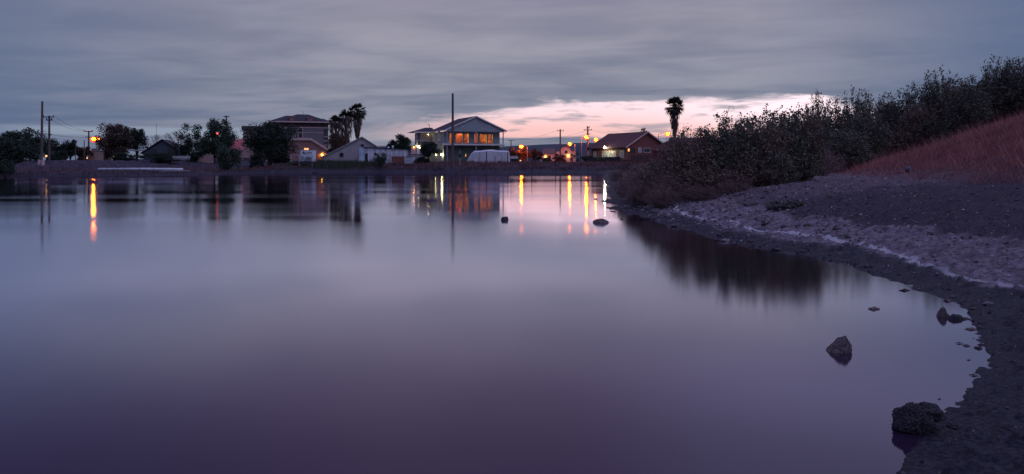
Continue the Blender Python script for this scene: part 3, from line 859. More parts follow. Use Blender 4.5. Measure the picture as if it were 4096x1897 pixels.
vm = dv / 2
q = lambda px, py: F4.uz(px, py, vm)
(t0, zt0), (t1, _) = q(1188, 458.5), q(1233, 460)
hip(MB(), uL + .2, uR + .6, -.7, dv + .6, zt + .12, zt0, t0, t1, vm).build('roof', 'shingle', V1)
(t0, z_), (t1, _) = q(1142, 465), q(1176, 465)
hip(MB(), uL - .8, t1 + 4, -.88, dv - 1, zt + .125, z_, t0, t1, vm - 1).build('roof', 'shingle', V1)
(t0, z_), (t1, _) = q(1262, 477.5), q(1291, 478)
hip(MB(), t0 - 4, uR + .84, -.86, dv - 1.2, zt + .13, z_, t0, t1, vm - 1.4).build('roof', 'shingle', V1)
for x0, x1, y0, y1 in ((1158, 1179, 467, 487), (1229, 1252.5, 469.5, 489)):
    a, z1 = F4.uz(x0, y0, -.2); b, z0 = F4.uz(x1, y1, -.2)
    cch = MB().box(a, b, -.2, 1.6, z0 - .3, z1 - .15).box(a - .08, b + .08, -.28, 1.68, z1 - .15, z1).build('chimney', 'brick', V1)
    MB().box(a - .12, b + .3, -.40, -.205, z0 - .1, z0 + .06).build('flashing', 'trim_pink', cch)
u, z = F4.uz(1213, 446, vm); MB().tube([(u, vm, zt0 - .1), (u, vm, z)], .03, 4).build('aerial', 'black', V1)
# lower front addition with a slanting eave
va = -4.5
(a0, z0), (a1, z1), (a2, z2) = F4.uz(1150, 556, va), F4.uz(1243, 557, va), F4.uz(1307, 597, va)
MB().prism([(a0, -.3), (a2, -.3), (a2, z2 - .2), (a1, z1 - .2), (a0, z1 - .2)], va + .05, -.09).build('front_addition', 'vict_brown', V1)
MB().prism([(a0 - .3, z1 - .28), (a1, z1 - .28), (a2 + .5, z2 - .55), (a2 + .5, z2 + .02), (a1 + .05, z1 + .26), (a0 - .3, z1 + .26)], va - .25, va - .12).build('eave_board', 'trim_pink', V1)
MB().prism([(a0 - .3, z1 - .18), (a1, z1 - .18), (a2 + .5, z2 - .45), (a2 + .5, z2 + .06), (a1 + .05, z1 + .3), (a0 - .3, z1 + .3)], va - .118, -.1).build('addition_roof', 'shingle_brown', V1)
a, z0 = F4.uz(1217, 600, va); b, z1 = F4.uz(1234, 593, va); window(V1, a, b, z0, z1, va + .04, 'trim_pink', 'window_glow', 1, .1)
# little lit porch
vp = va - 1.6
(p0, q0), (p1, q1), (p2, q2) = F4.uz(1266, 618, vp), F4.uz(1292, 606.5, vp), F4.uz(1311, 616, vp)
MB().slab([(p0, vp, q0), (p1, vp, q1), (p1, va, q1), (p0, va, q0)], .12).slab([(p1, vp, q1), (p2, vp, q2), (p2, va, q2), (p1, va, q1)], .12).build('porch_roof', 'trim_pink', V1)
for u in (p0 + .15, p2 - .2): MB().box(u, u + .12, vp + .1, vp + .22, -.2, q0 - .1).build('post', 'trim_pink', V1)
wall_lamp(V1, F4.u(1288, va), va + .03, F4.uz(1288, 620, va)[1], 'warm_lamp', .14)
for x0, x1 in ((1254, 1266), (1270, 1275)):
    MB().box(F4.u(x0, va), F4.u(x1, va), va - .02, va + .045, -.2, 2.1).build('door', 'orange_door', V1)
for x0, x1 in ((1105, 1112), (1117, 1130)):
    window(V1, F4.u(x0, -.02), F4.u(x1, -.02), .9, 2.3, -.02, 'trim_pink', 'pane_dark', 0, .09)

# ---------------------------------------------------------------- tan commercial block and the red roof behind it
F5 = Frame(972, 160, 8)
B1 = F5.thing('flat_roofed_building', 'windowless tan flat-topped building behind the round dark tree', 'building')
uR, zT = F5.uz(1064, 522)
MB().box(0, uR, 0, 7, -.3, zT).build('wall', 'tan', B1)
MB().box(-.25, uR + .25, -.25, 7.2, zT, zT + .85).build('parapet', 'vict_dark', B1)
clapboards(B1, .02, uR - .02, .75, zT, 0, .3, 'tan')
MB().box(-.02, uR + .02, -.06, -.003, -.2, .72).build('plinth', 'vict_dark', B1)
F5b = Frame(925, 190, 5)
B2 = F5b.thing('red_roofed_building', 'small building with a dull red sloping roof left of the tan block', 'building')
(a0, z0), (a1, z1) = F5b.uz(930, 599), F5b.uz(978, 540)
MB().box(-3, 6, 0, 8, -.3, z0 + .1).build('wall', 'tan', B2)
MB().add([(-3.3, -.4, z0), (6.2, -.4, z0), (6.2, 4, z1), (-1.2, 4, z1 - 1.2), (-3.3, 8, z0), (6.2, 8, z0)], [(0, 1, 2, 3), (5, 4, 3, 2), (4, 0, 3), (1, 5, 2), (0, 4, 5, 1)]).build('roof', 'red_roof', B2)
MB().box(-3.3, 6.2, -.5, -.402, z0 - .16, z0 + .1).build('fascia', 'trim_pink', B2)

# ---------------------------------------------------------------- dark bungalow on the left
F6 = Frame(575, 150, 14)
B3 = F6.thing('dark_bungalow', 'dark single-storey house with a broad gabled roof between the left-hand trees', 'house')
(a0, z0), (a1, z1), (a2, z2) = F6.uz(562, 612), F6.uz(648, 557), F6.uz(726, 606)
MB().prism([(a0 + .5, -.3), (a2 - .5, -.3), (a2 - .5, z2 + .1), (a1, z1 - .3), (a0 + .5, z0 + .1)], 0, 9).build('wall', 'dark_house', B3)
MB().slab([(a0, -.4, z0), (a1, -.4, z1), (a1, 9.4, z1), (a0, 9.4, z0)], .18).slab([(a1, -.4, z1), (a2, -.4, z2), (a2, 9.4, z2), (a1, 9.4, z1)], .18).build('roof', 'shingle', B3)
window(B3, a1 - 2.2, a1 - 1.0, .9, 2.2, 0, 'dark_house', 'pane_dark', 1); window(B3, a1 + 1.0, a1 + 2.3, .9, 2.2, 0, 'dark_house', 'pane_dark', 1)
MB().box(a0 - 2.2, a0 + .45, .6, 5, 1.9, 2.05).build('porch_roof', 'roof_tin', B3)

F7 = Frame(356, 150, 12)
B4 = F7.thing('small_garage', 'small pinkish garage lit by the street lamp beside the crossarm pole', 'garage')
(a1, z1), (a2, z2) = F7.uz(374, 600), F7.uz(410, 604)
MB().prism([(0, -.3), (a1, -.3), (a1, z1 - .5), (a1 * .5, z1 + .3), (0, z1 - .5)], .5, 5).build('front_wall', 'brick', B4)
MB().box(a1 + .01, a2, .6, 5, -.3, z2).build('side_wall', 'tan', B4)
MB().box(a1 - .1, a2 + .15, .45, 5.1, z2, z2 + .12).build('roof', 'roof_tin', B4)
MB().box(.3, a1 - .3, .44, .497, -.2, 1.8).build('door', 'orange_door', B4)

# ---------------------------------------------------------------- brown bungalow on the right
F8 = Frame(2505, 148, 25)
G1 = F8.thing('brown_bungalow', 'brown wooden bungalow with a big gable, floodlight and long porch right of centre', 'house')
uW = F8.u(2664); zE = F8.uz(2505, 583)[1]; ua, za = F8.uz(2585, 526)
ua = uW / 2; L = 13.0
MB().box(.25, uW - .25, .0, L, -.3, zE).build('wall', 'brown_wood', G1)
MB().prism([(.25, zE), (uW - .25, zE), (ua, za - .22)], .0, L).build('gable', 'brown_wood', G1)
sl = (za - zE) / ua
MB().slab([(-.45, -.5, zE - .45 * sl), (ua, -.5, za), (ua, L + .4, za), (-.45, L + .4, zE - .45 * sl)], .16).slab(
    [(ua, -.5, za), (uW + .45, -.5, zE - .45 * sl), (uW + .45, L + .4, zE - .45 * sl), (ua, L + .4, za)], .16).build('roof', 'shingle_brown', G1)
tr = MB()
for a in (-.45, uW + .45):
    b = zE - .45 * sl
    tr.add([(a, -.56, b + .03), (ua, -.56, za + .03), (ua, -.56, za - .24), (a, -.56, b - .24), (a, -.502, b + .03), (ua, -.502, za + .03), (ua, -.502, za - .24), (a, -.502, b - .24)],
           [(0, 1, 2, 3), (0, 4, 5, 1), (3, 2, 6, 7), (4, 7, 6, 5), (0, 3, 7, 4)])
tr.build('barge_board', 'trim_pink', G1)
battens(G1, .3, uW - .3, lambda u: zE + min(u, uW - u) * sl - .55, 0, .32, 'brown_wood')
for x0, x1, y0, y1, pm, fm in ((2511, 2518, 595, 606, 'window_glow', 'brown_wood'), (2524, 2540, 593, 609, 'pane_dark', 'brown_wood'), (2554, 2564, 592, 609, 'pane_pale', 'trim'),
                               (2576, 2600, 594, 609, 'pane_dark', 'trim'), (2620, 2640, 595, 611, 'pane_pale', 'brown_wood')):
    a, z0 = F8.uz(x0, y1, -.03); b, z1 = F8.uz(x1, y0, -.03); window(G1, a, b, z0, z1, -.03, fm, pm, 0, .07)
MB().box(.0, uW, -1.5, .0, .35, .5).build('porch_deck', 'dark_wood', G1)
rl = MB().box(0, uW, -1.5, -1.42, 1.35, 1.43)
for i in range(22): rl.box(i * uW / 22 + .05, i * uW / 22 + .3, -1.49, -1.44, .5, 1.35)
rl.build('porch_rail', 'dark_wood', G1)
for f in (.02, .5, .98): MB().box(uW * f - .07, uW * f + .07, -1.5, -1.38, -.3, .35).build('post', 'dark_wood', G1)
for v0, v1, pm in ((1.2, 2.4, 'pane_pale'), (4.0, 5.3, 'pane_pale'), (5.7, 7.0, 'pane_pale'), (7.4, 8.7, 'pane_pale'), (11.2, 12.1, 'pane_pale')):
    window_side(G1, v0, v1, 1.0, 2.15, .25, 'trim', pm)
MB().box(-1.3, .24, .0, L, .3, .45).build('side_deck', 'dark_wood', G1)
MB().box(-1.3, -1.22, .0, L, .45, 1.05).build('side_rail', 'dark_wood', G1)
side_lamp(G1, -.62, 6.1, F8.uz(2437, 591, 6.1)[1], 'white_lamp', .16)
MB().tube([(-.6, 6.1, F8.uz(2437, 591, 6.1)[1]), (.24, 6.1, F8.uz(2437, 591, 6.1)[1] + .1)], .03, 5).build('lamp_arm', 'black', G1)
d = MB().tube([(-.1, L - .5, zE - .6), (-.5, L - .5, zE - .5)], .03, 5).ball((-.75, L - .5, zE - .4), .4, 10, 6, (.25, 1, 1)).build('satellite_dish', 'black', G1)

# ---------------------------------------------------------------- mission-style building
F9 = Frame(2227, 250, 6)
N1 = F9.thing('mission_building', 'pink stucco building with a curved scalloped parapet and an arched dark window', 'building')
pts = [(2227, 645), (2227, 606), (2236, 606), (2240.5, 602)]
for k in range(9):
    a = pi - pi * k / 8
    pts.append((2262 + 20.5 * cos(a), 601.5 - 13.5 * sin(a)))
pts += [(2285.5, 606), (2303, 606), (2303, 645)]
poly = [F9.uz(x, y) for x, y in pts]; poly[0] = (poly[0][0], -.4); poly[-1] = (poly[-1][0], -.4)
MB().prism(poly[::-1], 0, .4).build('front_wall', 'stucco', N1)
MB().box(.3, poly[-1][0] - .3, .41, 11, -.3, poly[1][1] - .3).build('side_wall', 'stucco', N1)
cp = MB()
for (x0, z0), (x1, z1) in zip(poly[1:-2], poly[2:-1]):
    cp.add([(x0, -.14, z0), (x1, -.14, z1), (x1, .5, z1), (x0, .5, z0), (x0, -.14, z0 + .18), (x1, -.14, z1 + .18), (x1, .5, z1 + .18), (x0, .5, z0 + .18)],
           [(3, 2, 1, 0), (4, 5, 6, 7), (0, 1, 5, 4), (1, 2, 6, 5), (2, 3, 7, 6), (3, 0, 4, 7)])
cp.build('coping', 'tile_roof', N1)
a, z0 = F9.uz(2259, 612); b, z1 = F9.uz(2270, 602)
am = (a + b) / 2; hw = (b - a) / 2
MB().prism([(a, z0), (b, z0)] + [(am + hw * cos(pi * k / 8), z1 - .2 + hw * .35 * sin(pi * k / 8)) for k in range(9)], -.05, -.004).build('arched_window', 'pane_dark', N1)
MB().box(a - .15, b + .15, -.14, -.052, z0 - .12, z0).build('sill', 'tile_roof', N1)
a = F9.u(2283); b = F9.u(2292); MB().box(a, b, -.05, -.004, -.2, 3.4).build('garage_door', 'weathered', N1)
wall_lamp(N1, F9.u(2273.5), 0, F9.uz(2273.5, 623.5)[1], 'warm_lamp', .20)
# tiled wing on the left
u0, z0 = F9.uz(2163, 616, 1); u1 = F9.u(2226, 1); (r0, zr_), = [F9.uz(2176, 593, 5)]
MB().box(u0 + .4, -.02, 1, 9, -.3, z0 + .05).build('wing_wall', 'stucco', N1)
MB().add([(u0, .6, z0), (-.01, .6, z0), (-.01, 5, zr_), (r0, 5, zr_), (u0, 9.4, z0), (-.01, 9.4, z0)], [(0, 1, 2, 3), (5, 4, 3, 2), (4, 0, 3), (0, 4, 5, 1)]).build('tiled_roof', 'tile_roof', N1)
wall_lamp(N1, F9.u(2182, 1), 1, F9.uz(2182, 626.5, 1)[1], 'warm_lamp', .12)
window(N1, F9.u(2195, 1), F9.u(2202, 1), 1.0, 2.2, .97, 'tile_roof', 'pane_dark', 1)

# ---------------------------------------------------------------- roof showing over the right-hand scrub
F10 = Frame(2712, 120, 20)
K1 = F10.thing('hidden_bungalow', 'dark brown hip-roofed house half hidden behind the scrub right of the tall palm', 'house')
(a0, z0), (a1, z1), (a2, z2) = F10.uz(2708, 600), F10.uz(2752, 548), F10.uz(2880, 546)
MB().box(a0 + .5, a2 + 3.4, .2, 8, -.3, z0 + .05).build('wall', 'brown_wood', K1)
MB().add([(a0, -.3, z0), (a2 + 4, -.3, z0), (a2 + 4, 8.4, z0), (a0, 8.4, z0), (a1, 4, z1), (a2, 4, z1)], [(0, 1, 5, 4), (1, 2, 5), (2, 3, 4, 5), (3, 0, 4), (3, 2, 1, 0)]).build('roof', 'shingle_brown', K1)
window(K1, a0 + 1.5, a0 + 2.6, .9, 2.1, .2, 'trim_pink', 'pane_dark', 1)


# ================================================================== poles, lamps, wires
def zof(py, D): return CAMH + (HORIZ - py) / FPX * D


def utility_pole(px, py, D, r, label, arms, transformer=None, lean=0.0, name='utility_pole', foot=None):
    """arms: (row in the photograph, half width in metres, offset, insulators)"""
    x = (px - 2048) / FPX * D; g = hz(x, D) if foot is None else foot
    t = thing(name, label, 'utility pole' if arms else 'pole', (x, D, g - .3))
    h = zof(py, D) - g + .3
    MB().tube([(0, 0, 0), (lean * .5, 0, h * .5), (lean, 0, h)], [r * 1.15, r, r * .8], 8).build('pole', 'pole_wood', t)
    for ay, hw, off, ins in arms:
        z = zof(ay, D) - g + .3
        a = MB().box(off - hw, off + hw, -r - .1, -r, z - .07, z + .07); a = a.build('crossarm', 'dark_wood', t)
        for i in range(ins):
            u = off - hw + .1 + (2 * hw - .2) * i / max(1, ins - 1)
            MB().tube([(u, -r - .05, z + .07), (u, -r - .05, z + .17), (u, -r - .05, z + .32)], [.05, .10, .05], 6).build('insulator', 'insulator', a)
    if transformer:
        z = zof(transformer, D) - g + .3
        MB().tube([(-r - .32, 0, z - .5), (-r - .32, 0, z + .4), (-r - .32, 0, z + .5)], [.26, .26, .1], 8).box(-r - .1, -r + .02, -.05, .05, z - .2, z + .2).build('transformer', 'insulator', t)
    return t


P1 = utility_pole(197, 463, 128, .17, 'utility pole with two crossarms standing beside the tall bare pole on the left', [(469, .88, .0, 2), (481, .5, .12, 2), (539, .3, .25, 0)])
P2 = utility_pole(355, 524, 160, .17, 'far utility pole with its crossarm just above the left-hand street lamps', [(527, .92, 0, 2), (549, .55, -.1, 0)])
P3 = utility_pole(905, 464, 190, .19, 'utility pole with a short crossarm and transformer rising behind the big round tree', [(468, .62, .1, 4), (500, .45, 0, 2), (510, .6, .5, 0)], 485)
P4 = utility_pole(2044, 561, 260, .17, 'smallest utility pole just right of the two-storey house', [(563, .95, 0, 2)])
P5 = utility_pole(2241, 517, 220, .22, 'utility pole with one crossarm behind the curved parapet', [(524, .95, 0, 2)])
P6 = utility_pole(2351, 507, 205, .24, 'utility pole with three crossarms left of the brown bungalow', [(510, .42, .1, 3), (521, 1.05, 0, 5), (536.5, .55, .15, 0)])
P7 = utility_pole(2737, 523, 150, .12, 'thin utility pole with a transformer between tall palm and scrub', [(526, .35, 0, 2)], 541)
utility_pole(165.5, 405, 118, .17, 'tall bare pole without crossarms at the left end of the pond', [], name='bare_pole', lean=.14)
utility_pole(1811, 374, 124, .19, 'tallest dark bare mast standing at the water in front of the grey house', [], name='bare_pole', foot=hz((1811 - 2048) / FPX * 124, 124))
utility_pole(302, 562, 140, .07, 'thin pale post before the dark hedge on the left', [], name='tall_post')
utility_pole(337, 562, 138, .09, 'taller thin post at the right end of the dark hedge', [], name='tall_post')
utility_pole(626, 492, 170, .035, 'thin aerial mast rising behind the dark bungalow', [], name='aerial_mast')

# meter boxes at the foot of the tall left pole
x = (168 - 2048) / FPX * 117; t = thing('meter_box', 'pair of pinkish cabinets at the foot of the tall left pole', 'cabinet', (x, 117, hz(x, 117) - .1))
MB().box(-.5, -.2, -.2, .2, 0, .75).build('cabinet', 'trim_pink', t); MB().box(-.02, .28, -.2, .2, 0, .82).build('cabinet', 'trim_pink', t)


def street_lamp(px, py, D, post_px, label, m='sodium', r=.33, post_top=None, armless=False, group=None):
    x = (px - 2048) / FPX * D; xp = (post_px - 2048) / FPX * D; g = hz(xp, D)
    t = thing('street_lamp', label, 'street lamp', (xp, D, g - .2), 0, group)
    z = zof(py, D) - g + .2; dx = x - xp
    if not armless:
        h = z - .1 if post_top is None else zof(post_top, D) - g + .2
        MB().tube([(0, 0, 0), (0, 0, h)], [.13, .085], 8).build('post', 'steel', t)
        MB().tube([(0, 0, h - .05), (dx * .35, 0, max(h, z) + .22), (dx, 0, z + .22)], .045, 6).build('arm', 'steel', t)
    hd = MB().ball((dx, 0, z + .16), .28, 10, 5, (1.3, .8, .5)).build('lamp_head', 'steel', t, True)
    MB().ball((dx, 0, z), r, 12, 8, (1, 1, .85)).build('lamp_bulb', m, hd, True)
    if m.startswith('sodium'): MB().ball((dx, 0, z - .12), .70, 14, 9, (1, 1, .9)).build('halo_ball', 'lamp_halo', hd, True)  # added glowing shell stands in for lens bloom round the bulb
    return t


GL = 'orange street lamps beyond the pond'
street_lamp(375.5, 556, 165, 410, 'brighter of two glowing orange street lamps by the left tree', group=GL)
street_lamp(393, 555.5, 180, 412, 'smaller glowing orange street lamp touching the left tree', 'sodium_low', .24, group=GL)
street_lamp(2085.5, 586, 215, 2109, 'orange street lamp among the red-lit trees right of the grey house', group=GL)
street_lamp(2278.5, 576, 240, 2300, 'orange street lamp glowing just above the curved pink parapet', group=GL)
street_lamp(2345.5, 549, 200, 2325.5, 'orange street lamp on a steel post touching the three-armed utility pole', group=GL)
street_lamp(2384, 558.5, 206, 2353, 'orange street lamp on a long arm beside the brown bungalow roof', group=GL, post_top=566, armless=False)
street_lamp(2671.5, 535, 185, 2635, 'orange street lamp above the windblown small palm', group=GL)
street_lamp(869, 534, 136, 880, 'small red-glowing lamp shining through the big round tree', 'red_lamp', .17, armless=True)
x = (186 - 2048) / FPX * 118


def ground_lamp(px, py, D, label, m, r):
    x = (px - 2048) / FPX * D; g = hz(x, D); z = max(zof(py, D), g + r + .05)
    t = thing('ground_lamp', label, 'lamp', (x, D, g))
    MB().tube([(0, .05, -.1), (0, .05, z - g)], .04, 5).box(-.12, .12, .03, .16, z - g - .1, z - g + .1).build('bracket', 'black', t)
    MB().ball((0, -.05, z - g), r, 10, 6).build('bulb', m, t, True)


ground_lamp(186, 624.5, 119, 'small warm lamp on the ground between the two left poles', 'dim_lamp', .13)
ground_lamp(349, 633, 140, 'dim orange lamp low beside the small garage', 'dim_lamp', .10)
ground_lamp(2082, 643.5, 170, 'low yellow lamp on the bank under the red-lit trees', 'dim_lamp', .17)
ground_lamp(492, 627, 150, 'tiny orange lamp under the large left tree', 'dim_lamp', .10)
ground_lamp(455, 626, 150, 'faint orange lamp left of the trunk of the large left tree', 'dim_lamp', .05)
ground_lamp(540, 622, 152, 'orange lamp between large left tree and dark bungalow', 'dim_lamp', .07)


def wire(a, b, sag, label):
    pts = [Vector(a).lerp(Vector(b), i / 10) - Vector((0, 0, sag * 4 * (i / 10) * (1 - i / 10))) for i in range(11)]
    tag(MB().tube(pts, .022, 3).build('power_line', 'black'), label, 'power line', 'power lines between the poles')


def pt(px, py, D): return W(px, py, D)
wire(pt(200, 539, 128), pt(395, 546, 162), .3, 'lower wire from the left utility pole to the street lamp tree')
wire(pt(186, 466, 128), pt(340, 525, 160), .6, 'left upper wire between the two left crossarm poles')
wire(pt(218, 466, 128), pt(371, 525, 160), .6, 'right upper wire between the two left crossarm poles')
wire(pt(920, 510, 190), pt(968, 527, 162), .2, 'wire sloping from the pole behind the round tree to the tan block')
wire(pt(1513, 583, 200), pt(1672, 536, 160), .5, 'wire reaching the left wing of the grey house')
for y0, y1, s in ((565, 526, 'top'), (569, 538, 'bottom')):
    wire(pt(2058, y0, 260), pt(2338, y1, 205), .9, s + ' wire sagging past the mission building to the three-armed pole')
wire(pt(2227, 523, 220), pt(2058, 562, 260), .5, 'wire between the single-crossarm pole and the smallest pole')
wire(pt(2365, 521, 205), pt(2740, 526, 150), .9, 'long wire passing behind the tall palm')


# ================================================================== things on the far bank
def bank(px, D): x = (px - 2048) / FPX * D; return x, hz(x, D)


# covered boat on its trailer
D = 136; x0, g = bank(1868, D); w = (2041 - 1868) / FPX * D
t = thing('covered_boat', 'long boat wrapped in a white tarpaulin below the grey house', 'boat', (x0, D, g - .1), radians(2))
H = zof(603, D) - g + .1; P = lambda px, py: ((px - 1868) / FPX * D, zof(py, D) - g + .1)
prof = [P(1868, 645), P(1874, 631), P(1884, 616), P(1896, 606.5), P(1912, 604.5), P(1922, 604.5), P(1938, 603), P(1955, 600), P(1972, 601), P(1990, 604), P(2028, 604), P(2036, 608), P(2039, 622), P(2041, 646)]
vs = []; fs = []
cols = [(0, .0), (.10, .28), (.3, .55), (.5, .62), (.7, .55), (.9, .28), (1, 0)]
for yv, lift in ((0, .0), (.12, .93), (.45, 1.0), (1.2, 1.04), (2.0, 1.0), (2.4, .93), (2.5, 0)):
    for i, (px_, pz) in enumerate(prof):
        s = .35 if lift == 0 else 1
        vs.append((px_ + (w / 2 - px_) * (.015 if 0 < yv < .3 else 0), yv + .05 * sin(i * 1.7), (pz * lift if lift else -.2) + .04 * sin(i * 2.3 + yv)))
n = len(prof)
for j in range(6):
    for i in range(n - 1): fs.append((j * n + i, j * n + i + 1, (j + 1) * n + i + 1, (j + 1) * n + i))
fs.append(tuple(j * n for j in range(7))[::-1]); fs.append(tuple(j * n + n - 1 for j in range(7)))
MB().add(vs, fs).build('tarpaulin', 'tarp', t)
for px in (1890, 2000):
    u, _ = P(px, 640); MB().tube([(u, -.02, .25), (u, .25, .25)], .27, 10).build('wheel', 'black', t)


def fence_post(px, py, D, r, label, lean=0, m='dark_wood', name='fence_post', foot=.4):
    x, g = bank(px, D); h = zof(py, D) - g + foot
    o = MB().tube([(0, 0, 0), (lean, 0, h)], [r, r * .9], 6).build(name, m, None, False, (x, D, g - foot))
    return tag(o, label, 'post', 'posts along the far bank')


fence_post(1946, 607, 131, .09, 'thick dark post in front of the middle of the white tarpaulin')
fence_post(2031, 607, 131, .10, 'thick dark post at the right end of the white tarpaulin')
fence_post(1919, 607, 133, .035, 'thin tall stake before the left part of the white tarpaulin')
fence_post(1914, 628, 132, .035, 'short thin stake low before the left part of the white tarpaulin')
fence_post(1981, 627, 132, .045, 'short stake between the two thick tarpaulin posts')
fence_post(2010, 611, 132, .03, 'leaning thin stake right of the short stake at the tarpaulin', -.25)
fence_post(2127, 606, 129, .10, 'post standing under the red-lit trees')
fence_post(2222, 616, 128, .09, 'post standing left of the mission building front')
fence_post(2323, 612, 129, .10, 'post between mission building and brown bungalow')
fence_post(2418, 612, 130, .09, 'leaning post below the bungalow floodlight', .45)
fence_post(2517, 612, 132, .11, 'brown post before the corner of the brown bungalow', 0, 'pole_wood')
fence_post(1786, 600, 121, .08, 'tall thin pile left of the tallest dark mast', 0, 'pole_wood', 'piling', 1.2)
fence_post(1742, 649, 123.5, .21, 'stubby dark piling under the lamp-lit corner of the grey house', 0, 'pole_wood', 'piling', 1.2)
fence_post(1763, 649, 124, .24, 'thicker stubby piling right of the lamp-lit corner', 0, 'pole_wood', 'piling', 1.2)
fence_post(1852, 652, 121.5, .22, 'stubby dark piling left of the white tarpaulin', 0, 'pole_wood', 'piling', 1.2)
fence_post(1826, 664, 120.5, .14, 'lowest dark piling stub beside the tall mast', 0, 'pole_wood', 'piling', 1.2)
x, g = bank(1840, 127)
t = thing('meter_post', 'grey post carrying a small meter box right of the tall mast', 'post', (x, 127, g - .3))
MB().tube([(0, 0, 0), (0, 0, zof(602, 127) - g + .3)], .06, 6).build('post', 'weathered', t)
MB().box(-.17, .17, -.14, .1, zof(630, 127) - g + .3, zof(617, 127) - g + .3).build('meter_box', 'black', t)


# caged tanks
def cage_tank(px0, px1, py0, D, label, m='plastic', z0=None, rz=0.0, dz=None):
    x0, g = bank(px0, D); w = (px1 - px0) / FPX * D; z0 = g if z0 is None else z0; h = zof(py0, D) - z0
    t = thing('caged_tank', label, 'tank', (x0, D, z0), rz, 'caged liquid tanks')
    MB().box(.05, w - .05, .05, w - .05, .14, h - .06).tube([(w / 2, w / 2, h - .06), (w / 2, w / 2, h + .04)], .12, 8).build('tank', m, t)
    c = MB()
    for i in range(6):
        u = .015 + (w - .03) * i / 5
        c.box(u - .02, u + .02, 0, .03, .1, h); c.box(-.002, .028, u - .02, u + .02, .1, h)
    for i in range(5):
        z = .14 + (h - .18) * i / 4; c.box(0, w, -.008, .034, z - .02, z + .02); c.box(-.01, .036, 0, w, z - .02, z + .02)
    c.build('cage', 'steel', t)
    MB().box(0, w, 0, w, 0, .1).build('pallet', 'dark_wood', t)


cage_tank(1617, 1653, 629, 130.5, 'white caged liquid tank standing alone in the red grass', rz=radians(-8))
o = MB().ball((.0, 0, .0), .42, 10, 5, (1.2, .8, .28)).build('rubber_mat', 'black', None, True, W(1633, 628.5, 131.2))
tag(o, 'black folded sheet lying on the lone white caged tank', 'sheet')

# plank loading platform with a tank, a pallet and a lettered truck box behind
D = 129; x0, g = bank(1162, D)
t = thing('loading_platform', 'rickety wooden platform with thin posts holding caged tanks at the water', 'platform', (x0, D, g - .4))
zp = zof(648, D) - g + .4; ztop = zof(621, D) - g + .4; w = (1250 - 1162) / FPX * D
for i in range(8): MB().box(0, w, i * .3, i * .3 + .27, zp - .12, zp).build('plank', 'dark_wood', t)
MB().box(0, w, -.05, -.003, zp - .28, zp - .02).build('beam', 'dark_wood', t)
for u in (.0, (1195 - 1162) / FPX * D, w - .15): MB().box(u, u + .14, .0, .13, 0 if u < w - 1 else .2, ztop).build('post', 'weathered', t)
MB().box(-.1, w, .02, .11, ztop, ztop + .1).build('top_rail', 'weathered', t)
MB().tube([(.8, .2, ztop - .1), (1.3, .2, zp + .1)], .035, 5).build('brace', 'dark_wood', t)
for a, b in ((1.9, 2.5), (3.1, 2.4), (2.4, 3.1)): MB().tube([(a, .5, 0), (b, .5, zp - .2)], .07, 5).build('brace', 'dark_wood', t)
cage_tank(1197, 1217, 624, 129.7, 'white caged tank in the middle of the wooden platform', z0=g - .4 + zp)
cage_tank(1222, 1243, 627, 129.7, 'dark grey caged tank at the right end of the wooden platform', 'steel', z0=g - .4 + zp)  # darker steel colour than the white tank beside it
x0, g = bank(1202, 134); D = 134
t = thing('truck_box', 'white box body with dark lettering behind the wooden platform', 'truck', (x0, D, g - .1), radians(4))
w = (1250 - 1202) / FPX * D; h0 = zof(622, D) - g + .1; h1 = zof(602, D) - g + .1
MB().box(0, w, 0, 3.2, .5, h1).build('box_body', 'plastic', t)
MB().box(-.06, w + .06, -.05, 3.25, h1, h1 + .07).build('roof_rim', 'trim', t)
em = MB(); zc = (h0 + h1) / 2
em.prism([(.32, zc - .12), (.78, zc - .12), (.78, zc + .05), (.62, zc + .1), (.6, zc + .3), (.48, zc + .3), (.46, zc + .1), (.32, zc + .05)], -.012, -.003)
em.prism([(.72, zc - .3), (.9, zc - .2), (.98, zc + .05), (.9, zc + .05)], -.012, -.003)
em.build('emblem', 'black', t)
le = MB(); u = 1.02
for k, wv in enumerate((.13, .12, .13, .12, .16, .10, .12)):
    le.box(u, u + .035, -.012, -.003, zc - .10, zc + (.16 if k in (0, 3) else .10))
    le.box(u + wv - .045, u + wv - .012, -.011, -.003, zc - .10, zc + .1)
    if k % 2 == 0: le.box(u + .035, u + wv - .045, -.0115, -.003, zc + .06, zc + .1)
    else: le.box(u + .035, u + wv - .045, -.0115, -.003, zc - .10, zc - .06)
    u += wv
le.build('lettering', 'black', t)
for q in (.5, w - .5): MB().tube([(q, -.02, .35), (q, .25, .35)], .4, 10).build('wheel', 'black', t)
# small jetty planks right of the platform
x0, g = bank(1240, 122)
t = thing('collapsed_jetty', 'low broken jetty of dark planks beside the platform', 'jetty', (x0, 122, g - .2))
MB().box(0, 1.5, 0, .4, .55, .62).build('plank', 'dark_wood', t); MB().box(0, 1.3, .45, .8, .5, .57).build('plank', 'dark_wood', t)
MB().tube([(-.5, .1, 0), (.3, .1, .7)], .05, 5).build('brace', 'weathered', t); MB().tube([(.7, .1, 0), (.5, .1, .6)], .06, 5).build('brace', 'dark_wood', t); MB().tube([(1.2, .1, .5), (1.7, .1, 0)], .05, 5).build('brace', 'weathered', t)

